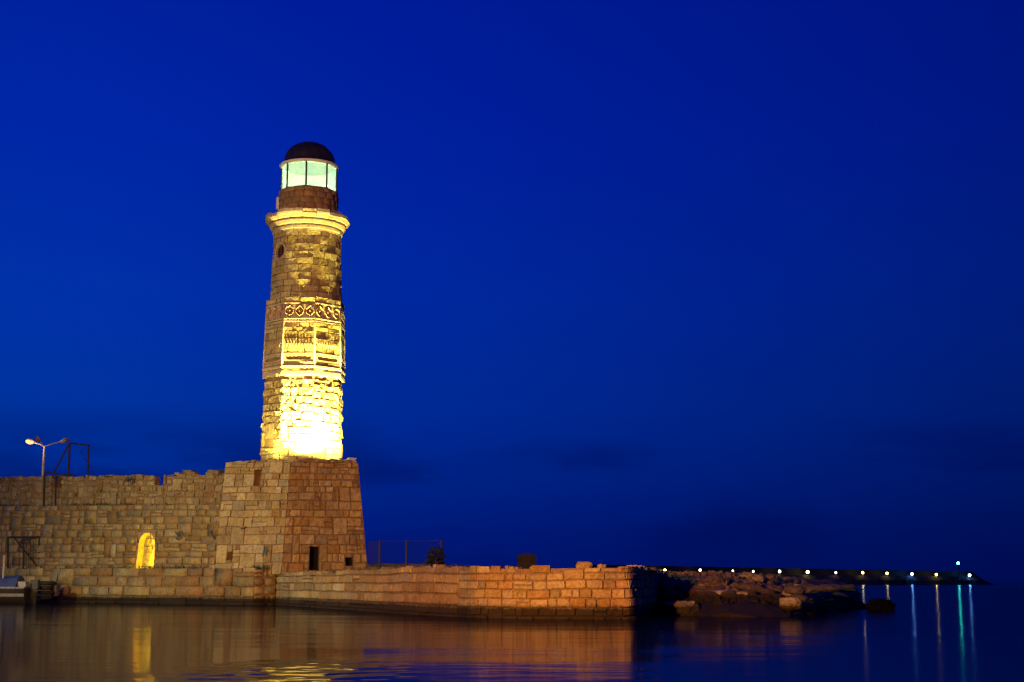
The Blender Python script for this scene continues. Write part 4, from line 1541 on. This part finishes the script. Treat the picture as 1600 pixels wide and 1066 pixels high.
# ------------------------------------------------------------------ FENCE, SHRUB and BOX beyond the quay
def fence():
    Y = 60.5
    pts = [(593, 844), (635, 844), (690, 843.5)]
    base = [at(x, 884, Y - i * .4) for i, (x, y) in enumerate(pts)]
    tops = [at(x, y, Y - i * .4).z for i, (x, y) in enumerate(pts)]
    t = thing('chain_link_fence', 'thin chain link fence on three posts right of the bastion', 'fence', (base[1].x, base[1].y, 1.3))
    e = at(574, 884, 62.6)
    for b, z in zip(base, tops):
        MB().tube([(b.x, b.y, 1.30), (b.x, b.y, z)], .045, 8).build('post', M_DARKMETAL, t)
    MB().tube([(base[2].x, base[2].y, 2.25), (base[2].x - .95, base[2].y + .2, 1.6)], .03, 6).build('stay', M_DARKMETAL, t)
    line = [e] + base
    zt = tops[0] - .04
    for a, b in zip(line, line[1:]):
        mb = MB()
        L = (Vector((b.x, b.y, 0)) - Vector((a.x, a.y, 0)))
        n = max(2, round(L.length / .12))
        z0 = 1.45
        H = zt - z0
        step = L.length / n
        for i in range(-int(H / step), n):
            for sgn in (1, -1):
                s0, s1 = i * step, i * step + H
                q0, q1 = max(0, s0), min(L.length, s1)
                if q1 <= q0:
                    continue
                za, zb_ = z0 + (q0 - s0), z0 + (q1 - s0)
                if sgn < 0:
                    za, zb_ = z0 + H - (q0 - s0), z0 + H - (q1 - s0)
                d = L.normalized()
                p, q = Vector((a.x, a.y, za)) + d * q0, Vector((a.x, a.y, zb_)) + d * q1
                mb.tube([p, q], .004, 3, False)
        o = mb.build('wire_mesh', M_VOID, t)
        o['kind'] = 'stuff'
        MB().tube([Vector((a.x, a.y, zt)), Vector((b.x, b.y, zt))], .008, 4).build('top_wire', M_DARKMETAL, t)


fence()


def leaves(mb, c, rad, n, s):
    for _ in range(n):
        while True:
            d = Vector((random.uniform(-1, 1), random.uniform(-1, 1), random.uniform(-1, 1)))
            if d.length < 1 and d.length > .25:
                break
        p = Vector((c[0] + d.x * rad[0], c[1] + d.y * rad[1], c[2] + d.z * rad[2]))
        a = Vector((random.uniform(-1, 1), random.uniform(-1, 1), random.uniform(-.4, 1))).normalized()
        b = a.cross(Vector((random.uniform(-1, 1), random.uniform(-1, 1), random.uniform(-1, 1)))).normalized()
        k = s * random.uniform(.6, 1.3)
        mb.add([p - a * k, p + b * k * .45, p + a * k, p - b * k * .45], [(0, 1, 2, 3)])


def shrub(name, label, c, rad, n, s, cat='shrub', lm=None, group=None):
    t = thing(name, label, cat, (c[0], c[1], c[2] - rad[2]), group)
    mb = MB()
    leaves(mb, c, rad, n, s)
    mb.build('foliage', lm or M_LEAF, t)
    mb = MB()
    for k in range(4):
        e = (c[0] + random.uniform(-.6, .6) * rad[0], c[1] + random.uniform(-.6, .6) * rad[1], c[2] + rad[2] * random.uniform(.1, .7))
        mb.tube([(c[0], c[1], c[2] - rad[2] - .05), ((c[0] + e[0]) / 2 + .03, (c[1] + e[1]) / 2, c[2] - rad[2] * .3), e], [.02, .015, .006], 5)
    mb.build('stem', M_WOOD, t)
    return t


b1 = at(681, 874, 59.2)
shrub('dark_shrub', 'dark bush leaning against the right end post of the fence', (b1.x, b1.y, 1.85), (.42, .35, .58), 420, .09, lm=simple('black_green_leaf', (0.012, 0.014, 0.006), .9))
b2 = at(348, 738, 65.2)
shrub('caper_plant', 'small green plant growing where the parapet meets the bastion', (b2.x, b2.y - .4, b2.z), (.13, .12, .11), 120, .045, 'plant', simple('fresh_leaf', (0.05, 0.12, 0.05), .6))

bx0, bx1 = at(809, 884, 50.0), at(838, 884, 50.0)
zt = at(820, 866, 50.0).z
dbx = thing('concrete_block', 'square dark concrete block standing on the quay top against the sky', 'block', ((bx0.x + bx1.x) / 2, 50.3, 1.3))
wbx = bx1.x - bx0.x
bc = Vector(((bx0.x + bx1.x) / 2, 50.3, 0))
M_CONC = simple('stained_concrete', (0.014, 0.010, 0.008), .9, 0, .4, 5, .02)
bm = MB()
prf = [(.5, 1.22), (.5, zt - .03), (.46, zt)]
V = []
for s, z in prf:
    for x, y in ((-1, -1), (1, -1), (1, 1), (-1, 1)):
        V.append((bc.x + x * s * wbx, bc.y + y * s * .7, z))
bm.add(V, [(i * 4 + k, i * 4 + (k + 1) % 4, i * 4 + 4 + (k + 1) % 4, i * 4 + 4 + k) for i in range(2) for k in range(4)] + [(8, 9, 10, 11)])
bm.build('block_body', M_CONC, dbx)
MB().tube([(bc.x - .12, bc.y, zt - .02), (bc.x - .08, bc.y, zt + .04), (bc.x + .08, bc.y, zt + .04), (bc.x + .12, bc.y, zt - .02)], .018, 6).build('lifting_ring', M_DARKMETAL, dbx)

# ------------------------------------------------------------------ GRASS tufts
def tufts(name, label, spots, h, m, seed=1):
    rnd = random.Random(seed)
    mb = MB()
    for (x, y, z, n, sp) in spots:
        for _ in range(n):
            px, py = x + rnd.gauss(0, sp), y + rnd.gauss(0, sp * .5)
            hh = h * rnd.uniform(.4, 1.2)
            lx, ly = rnd.gauss(0, .45) * hh, rnd.gauss(0, .3) * hh
            ww = .012
            a = rnd.uniform(0, math.pi)
            dx, dy = math.cos(a) * ww, math.sin(a) * ww
            mb.add([(px - dx, py - dy, z), (px + dx, py + dy, z), (px + lx * .5 + dx * .7, py + ly * .5 + dy * .7, z + hh * .65), (px + lx, py + ly, z + hh)], [(0, 1, 2), (0, 2, 3)])
    o = mb.build(name, m)
    props(o, label, None, None, 'stuff')


sp_ = []
for (px, n, s) in ((178, 30, .2), (188, 60, .3), (205, 110, .3), (213, 40, .2), (238, 90, .25), (246, 50, .25), (262, 40, .3), (285, 70, .3), (300, 70, .4), (315, 40, .3), (327, 30, .2), (150, 30, .4), (120, 30, .4), (410, 60, .2), (425, 50, .2)):
    if px < 335:
        q = S_WALL.P(u_of(S_WALL, px), 0, .15)
    else:
        q = S_BL.P(u_of(S_BL, px), 0, .15)
    zz = S_PLINTH.z1(min(S_PLINTH.U, max(0, u_of(S_PLINTH, px)))) - .08
    sp_.append((q.x, q.y, zz, n, s))
tufts('grass', 'dark weeds along the foot of the harbour wall', sp_, .22, M_LEAF, 3)
sp_ = []
for k in range(60):
    px = random.uniform(495, 640)
    u = u_of(S_QUAY, px)
    q = S_QUAY.P(u, S_QUAY.V, -random.uniform(.15, 1.2))
    sp_.append((q.x, q.y, q.z - .04, 14, .35))
tufts('grass', 'dry olive grass along the top of the quay', sp_, .12, M_GRASS, 4)
sp_ = []
for k in range(34):
    u = random.uniform(0, S_WALL.U)
    q = S_WALL.P(u, S_WALL.V, -.12)
    sp_.append((q.x, q.y, q.z, random.choice((6, 12, 26)), .2))
tufts('grass', 'dark weeds on the ledge under the parapet', sp_, .14, M_LEAF, 5)

# loose stones on the quay top
for i, (px, py, s, lab) in enumerate(((629, 888, .11, 'pale block lying loose on the quay edge in front of the fence'), (655, 889, .09, 'small upright stone on the quay edge right of the pale loose block'),
                                      (668, 888, .08, 'narrow pale stone leaning on the quay edge below the dark bush'), (913, 889, .17, 'large tilted slab on top of the rounded quay end'))):
    u = u_of(S_QUAY, px)
    q = S_QUAY.P(u, S_QUAY.V, -.22)
    mb = MB()
    V, Fq = [], []
    bmx = bmesh.new()
    bmesh.ops.create_icosphere(bmx, subdivisions=2, radius=1)
    sd = i * 7.7
    for v in bmx.verts:
        d = v.co.copy()
        k = 1 + .35 * nz(d.x * 1.3 + sd, d.y * 1.3, d.z * 1.3)
        cube = Vector([math.copysign(abs(c) ** .6, c) for c in d])
        v.co = Vector((cube.x * s * 1.25 * k, cube.y * s * k, cube.z * s * .62 * k))
    V = [v.co + Vector((q.x, q.y, q.z - .06 + s * .25)) for v in bmx.verts]
    Fq = [tuple(v.index for v in f.verts) for f in bmx.faces]
    bmx.free()
    o = link_mesh('loose_stone', V, Fq, M_STONE, None, False, pick(PAL_ASH), (q.x, q.y, q.z))
    props(o, lab, 'stone', 'loose stones on the quay')

# ------------------------------------------------------------------ ROCKY SPIT
SP_FRONT = [wat(1015, 953), wat(1060, 961), wat(1130, 964), wat(1200, 965), wat(1245, 963), wat(1300, 957), wat(1337, 951), wat(1345, 943), wat(1338, 936)]


def spit():
    # rows from the waterline inwards
    P = Path([(p.x, p.y) for p in SP_FRONT], 0, lambda u: 1, 0, True)
    n = 150
    cen = Vector((6.8, 55, 0))
    rings = [(0.0, -.35), (0.015, .02), (0.05, .13), (0.10, .27), (0.15, .42), (0.22, .62), (0.30, .82), (0.36, .93), (0.42, 1.03), (0.48, 1.09), (.56, 1.14), (.75, 1.16), (1.0, 1.1)]
    V, Fq = [], []
    for (t, z) in rings:
        for k in range(n + 1):
            b = P.base(P.U * k / n)
            s = k / n
            tgt = Vector((5.0 + 4.2 * s, 57 - 2 * s, 0))
            q = b.lerp(tgt, t)
            steep = max(0, min(1, (s - .55) / .2))
            zz = z
            if t > 0:
                zz = z * (1 - steep) + (min(.95, z + .45) if t < .3 else .95 + .12 * (1 - s)) * steep
                zz += .16 * nz(q.x * .9, q.y * .9) * (1 if t > .01 else .3) + .13 * nz(q.x * 2.7, q.y * 2.7, 5) + .06 * nz(q.x * 6, q.y * 6, 2)
                zz = max(zz, -.2)
            if t > .3:
                zz += .05 * (1 - s)
            V.append((q.x + .12 * nz(q.x * 2, q.y * 2, 8), q.y + .12 * nz(q.x * 2, q.y * 2, 18), zz))
    m = n + 1
    for j in range(len(rings) - 1):
        for k in range(n):
            Fq.append((j * m + k, j * m + k + 1, (j + 1) * m + k + 1, (j + 1) * m + k))
    o = link_mesh('rocky_spit', V, Fq, M_ROCK, None, False, (0.20, 0.15, 0.10))
    props(o, 'low spit of bare rubble and earth beyond the rounded quay end', None, None, 'structure')
    return o, V, rings, m


spit_o, SV, SR, SM = spit()
from mathutils.bvhtree import BVHTree
bvh = BVHTree.FromPolygons([Vector(v) for v in SV], [tuple(p.vertices) for p in spit_o.data.polygons])


def drop(x, y):
    h = bvh.ray_cast(Vector((x, y, 5)), Vector((0, 0, -1)))
    return h[0].z if h[0] is not None else 0.0


def rock(name, label, c, s, seed, m=None, col=None, sub=2, group=None, cat='rock', sink=.3):
    bmx = bmesh.new()
    bmesh.ops.create_icosphere(bmx, subdivisions=sub, radius=1)
    rot = Matrix.Rotation(seed * 2.3, 3, 'Z') @ Matrix.Rotation(seed * 1.1, 3, 'X')
    V = []
    for v in bmx.verts:
        d = rot @ v.co
        k = 1 + .45 * nz(d.x * 1.1 + seed * 3.1, d.y * 1.1, d.z * 1.1) + .18 * nz(d.x * 3.1, d.y * 3.1 + seed, d.z * 3.1)
        q = v.co * k
        q = Vector((round(q.x * 2.4) / 2.4 * .35 + q.x * .65, q.y, round(q.z * 2.2) / 2.2 * .35 + q.z * .65))
        V.append(Vector((c[0] + q.x * s[0], c[1] + q.y * s[1], c[2] + q.z * s[2] + s[2] * (1 - 2 * sink) * .5)))
    Fq = [tuple(v.index for v in f.verts) for f in bmx.faces]
    bmx.free()
    o = link_mesh(name, V, Fq, m or (M_STONE if cat == 'rock' else M_ROCK), None, False, col or pick(PAL_ASH), c)
    props(o, label, cat, group)
    return o


G = 'boulders on the rocky spit'
BIG = [((1075, 949), 42.0, (.42, .36, .30), 'low orange lit boulder at the waterline nearest the quay end'),
       ((1131, 940), 43.5, (.44, .38, .24), 'broad orange boulder above the waterline mid spit'),
       ((1158, 943), 43.0, (.20, .2, .20), 'small leaning boulder right of the broad orange one'),
       ((1108, 947), 43.0, (.20, .2, .09), 'small flat rock between the two orange waterline boulders'),
       ((1234, 941), 41.6, (.40, .35, .22), 'rounded boulder low on the spit where its dark flank begins'),
       ((1246, 914), 46.5, (.36, .3, .18), 'pale wedge shaped boulder high on the right of the spit'),
       ((1258, 909), 47.5, (.22, .2, .16), 'upright orange rock just behind the pale wedge boulder'),
       ((1234, 925), 44.2, (.30, .26, .20), 'orange boulder stack midway up the right of the spit'),
       ((1167, 899), 49.5, (.30, .28, .18), 'orange boulder breaking the skyline of the spit under a breakwater lamp'),
       ((1184, 903), 48.5, (.24, .22, .16), 'orange boulder right of the skyline boulder'),
       ((1160, 912), 47, (.3, .24, .12), 'flat reddish slab below the skyline boulders'),
       ((1012, 890), 43.0, (.36, .3, .11), 'pinkish boulder on top of the quay end against the sky'),
       ((1050, 905), 43.0, (.35, .3, .10), 'bluish flat slab in the shadow beside the quay end'),
       ((1098, 915), 45.0, (.4, .3, .10), 'shadowed flat slab left of mid spit'),
       ((1290, 908), 49.0, (.25, .22, .12), 'small pale rock near the right tip of the spit'),
       ((1312, 912), 48.5, (.34, .3, .16), 'flat dark ledge rock at the right tip of the spit')]
for i, ((px, py), Y, s, lab) in enumerate(BIG):
    p = at(px, py, Y)
    z = drop(p.x, p.y)
    if i == 11:
        z = p.z - .10
    s = (s[0] * .88, s[1] * .88, s[2] * .85)
    rock('boulder', lab, (p.x, p.y, max(z, min(p.z, z + .3)) - s[2] * .4), s, i + 1.3, group=G, sub=3, col=tuple(x * .72 for x in pick(PAL_ASH)))
REF = [((1075, 949), 'the orange waterline boulder nearest the quay end'), ((1131, 940), 'the broad orange boulder mid spit'), ((1234, 941), 'the rounded boulder by the dark flank'),
       ((1246, 914), 'the pale wedge boulder'), ((1167, 899), 'the skyline boulder'), ((1160, 912), 'the flat reddish slab'), ((1290, 908), 'the small pale tip rock'), ((1098, 915), 'the shadowed flat slab')]
used = set()
for i in range(220):
    px = random.uniform(1060, 1332)
    Y = random.uniform(43, 54)
    p = at(px, 905, Y)
    z = drop(p.x, p.y)
    if z < .2 or len(used) >= 48:
        continue
    k = random.uniform(.08, .18)
    pal_i = random.randrange(4)
    word, colr = [('tan', (0.25, 0.18, 0.11)), ('pale', (0.33, 0.26, 0.17)), ('grey', (0.15, 0.135, 0.11)), ('rusty', (0.24, 0.13, 0.065))][pal_i]
    qy = 533 - F_PX * (-(p.y) * ST + (z - EYE) * CT) / (p.y * CT + (z - EYE) * ST)
    ref = min(REF, key=lambda r_: (r_[0][0] - px) ** 2 + 4 * (r_[0][1] - qy) ** 2)
    dx, dy = px - ref[0][0], qy - ref[0][1]
    rel = ('right of' if dx > 0 else 'left of') if abs(dx) > 14 else ('in front of' if dy > 0 else 'behind')
    lab = ('larger ' if k > .15 else 'small ') + word + ' stone ' + rel + ' ' + ref[1]
    if lab in used:
        continue
    used.add(lab)
    rock('boulder', lab, (p.x, p.y, z - k * .25), (k * random.uniform(.9, 1.7), k, k * random.uniform(.45, .8)), i + 40.1, col=colr, sub=1 if k < .15 else 2, group=G)
# dark blocks stacked along the steep right flank
ORD = ['first', 'second', 'third', 'fourth', 'fifth', 'sixth']
for row, (zr, nb, rw) in enumerate(((.10, 6, 'bottom'), (.40, 6, 'middle'), (.68, 5, 'top'))):
    for i in range(nb):
        t = (i + .5 + random.uniform(-.2, .2)) / nb
        a, b = wat(1250, 962), wat(1341, 948)
        q = b.lerp(a, t) + Vector((random.uniform(-.1, .05), random.uniform(0, .2), 0))
        k = random.uniform(.26, .36)
        rock('boulder', 'dark sea worn block, ' + ORD[i] + ' from the tip in the ' + rw + ' row of the spit flank', (q.x - .25 * zr, q.y + .35 * zr, zr), (k * 1.4, k, k * .62), i + row * 7 + 150.7, col=(.10, .09, .075), group='dark blocks in the flank of the spit')
# tide-blackened boulders along the water's edge
SIDE = ['nearest the quay end', 'left of the low flat rock', 'under the low flat rock', 'under the broad orange boulder', 'right of the broad orange boulder', 'left of the rounded boulder', 'under the rounded boulder']
for i, px in enumerate((1048, 1092, 1112, 1142, 1172, 1200, 1226)):
    q = wat(px, 961)
    for j, (dy, word, k) in enumerate(((.25, 'wet black', .26), (1.15, 'dark brown', .24), (2.1, 'earth brown', .26))):
        x, y = q.x + random.uniform(-.2, .2), q.y + dy + random.uniform(0, .3)
        rock('boulder', word + ' boulder at the edge of the water ' + SIDE[i], (x, y, drop(x, y) - .03), (k * random.uniform(1.0, 1.7), k, k * random.uniform(.55, .9)), i * 3.3 + j + 301.1, m=M_ROCK, col=(.13, .10, .07), sub=3, group=G)
# small rubble
mb = MB()
for i in range(2600):
    px = random.uniform(1040, 1335)
    Y = random.uniform(42, 56)
    p = at(px, 905, Y)
    z = drop(p.x, p.y)
    if z < .28:
        continue
    k = random.uniform(.03, .12) if random.random() < .5 else random.uniform(.02, .05)
    c = Vector((p.x, p.y, z))
    o = [Vector((random.uniform(-1, 1), random.uniform(-1, 1), 0)).normalized() * k * random.uniform(.7, 1.4) for _ in range(1)]
    a = random.uniform(0, 6.28)
    b = [c + Vector((math.cos(a + q * 1.5708) * k * random.uniform(.8, 1.5), math.sin(a + q * 1.5708) * k * random.uniform(.8, 1.5), -.02)) for q in range(4)]
    t = [c + (v - c) * .6 + Vector((0, 0, k * random.uniform(.6, 1.2))) for v in b]
    mb.add(b + t, [(4, 5, 6, 7)] + [(q, (q + 1) % 4, 4 + (q + 1) % 4, 4 + q) for q in range(4)])
o = mb.build('rubble', M_ROCK, None, False, (0.17, 0.13, 0.085))
props(o, 'small loose rubble strewn over the rocky spit', None, None, 'stuff')

# rocks standing in the water off the tip
M_WET = simple('wet_black_rock', (0.003, 0.003, 0.003), .95, 0, .3, 6, .03)
M_WET.node_tree.nodes['Principled BSDF'].inputs['Specular IOR Level'].default_value = 0.05
p = wat(1378, 955)
rock('sea_rock', 'larger black pointed rock standing in open water off the spit', (p.x, p.y, .06), (.46, .4, .30), 4.4, M_WET, group='rocks in the water', cat='rock', sub=3)
p = wat(1347, 951)
rock('sea_rock', 'small low black rock in the water between spit tip and larger rock', (p.x, p.y, .0), (.24, .2, .13), 8.2, M_WET, group='rocks in the water', cat='rock')

# ------------------------------------------------------------------ BREAKWATER far behind, with its lamps
def bw_pt(px):
    s = (px - 980) / 570
    return at(px, 910, 430 + 170 * s)


def breakwater():
    V, Fq = [], []
    n = 150
    for k in range(n + 1):
        px = 900 + (1553 - 900) * k / n
        c = bw_pt(px)
        Y = c.y
        top_y = 884 + (px - 1000) / 520 * 9.5
        top = EYE + (HOR - top_y) / F_PX * Y * 1.0
        if px > 1525:
            t = (px - 1525) / 28
            top = top * (1 - t * .95) if px > 1530 else top * .97
        j = .35 * nz(px * .25, 3) + .25 * nz(px * .9, 7)
        low = .6 * top
        V += [(c.x, Y - 4 + nz(px * .7, 1), -1), (c.x, Y - 2 + nz(px * .7, 2), max(-.5, low * .55 + j)), (c.x, Y, max(-.5, low + j)), (c.x, Y + 5, max(-.5, low)), (c.x, Y + 5.3, top + j * .25), (c.x, Y + 7, top + j * .25), (c.x, Y + 18, -1)]
    for k in range(n):
        for q in range(6):
            Fq.append((k * 7 + q, k * 7 + 7 + q, k * 7 + 8 + q, k * 7 + 1 + q))
    o = link_mesh('breakwater', V, Fq, simple('dark_concrete', (0.022, 0.020, 0.020), .95, 0, .3, .5), None)
    props(o, 'long dark breakwater on the horizon carrying a row of lamps', 'breakwater')


breakwater()
YEL, WHT, PNK, BLU = (1.0, 0.74, 0.16), (1.0, 0.9, 0.62), (1.0, 0.66, 0.48), (0.14, 0.38, 1.0)
LAMPS = [(1039, 891, YEL, .85, 19, 'yellow lamp at the breakwater\'s left end, nearest the quay'), (1094, 891, PNK, .85, 19, 'pinkish white breakwater lamp, second from the quay'),
         (1145, 892, YEL, .6, 14, 'faint yellow breakwater lamp, third from the quay'), (1177, 893, WHT, .7, 16, 'faint cream breakwater lamp above the skyline boulder'),
         (1218, 893, YEL, 1.0, 22, 'yellow breakwater lamp above the middle of the spit'), (1262, 894, YEL, 1.2, 30, 'largest yellow breakwater lamp, above the pale wedge boulder'),
         (1306, 895, PNK, .8, 19, 'pinkish breakwater lamp above the right tip of the spit'), (1348, 895, YEL, .95, 28, 'yellow breakwater lamp just right of the spit tip, over the small sea rock'),
         (1386, 896, YEL, 1.0, 24, 'yellow breakwater lamp above the larger sea rock'), (1425, 897, BLU, 1.1, 53, 'bluish white breakwater lamp between two yellow ones'),
         (1463, 898, YEL, 1.0, 30, 'last yellow breakwater lamp, left of the green beacon'), (1515, 899, BLU, 1.2, 53, 'bluish white breakwater lamp at the far tip, right of the green beacon')]
lens_cache = {}
for (px, py, colr, sc, st, lab) in LAMPS:
    c = bw_pt(px)
    Y = c.y - 1.0
    p = at(px, py, Y)
    t = thing('breakwater_lamp', lab, 'lamp', (p.x, p.y, 1.2), 'lamps along the breakwater')
    MB().tube([(p.x, p.y, 1.2), (p.x, p.y, p.z - .2)], .09, 6).build('pole', M_GALV, t)
    key = (colr, st)
    if key not in lens_cache:
        lens_cache[key] = emis('lamp_globe', colr, st)
    r = .42 * sc
    prof = [(r * math.cos(a), p.z + r * math.sin(a)) for a in [R(-90 + 22.5 * k) for k in range(9)]]
    prof[0] = (.01, prof[0][1])
    prof[-1] = (.01, prof[-1][1])
    MB().lathe((p.x, p.y), prof, 10).build('globe', lens_cache[key], t, True)
c = bw_pt(1497)
p = at(1497, 880, c.y)
t = thing('harbour_beacon', 'green harbour beacon on a slim post near the breakwater tip', 'beacon', (p.x, p.y, 1.2))
MB().tube([(p.x, p.y, 1.2), (p.x, p.y, p.z - .5)], [.5, .28], 10).build('post', simple('beacon_paint', (0.08, 0.08, 0.08), .6), t)
MB().lathe((p.x, p.y), [(.01, p.z - .6), (.75, p.z - .6), (.75, p.z - .45), (.01, p.z - .45)], 12).build('gallery', M_GALV, t)
r = .5
MB().lathe((p.x, p.y), [(max(.01, r * math.cos(a)), p.z + r * math.sin(a)) for a in [R(-90 + 22.5 * k) for k in range(9)]], 12).build('lantern', emis('green_beacon_glass', (0.04, 0.80, 0.70), 44), t, True)
pw = at(1500, 903, c.y - 3)
MB().box((pw.x, pw.y, pw.z), (.5, .3, 1.6)).build('service_door', simple('pale_door', (0.3, 0.28, 0.26), .6), t)
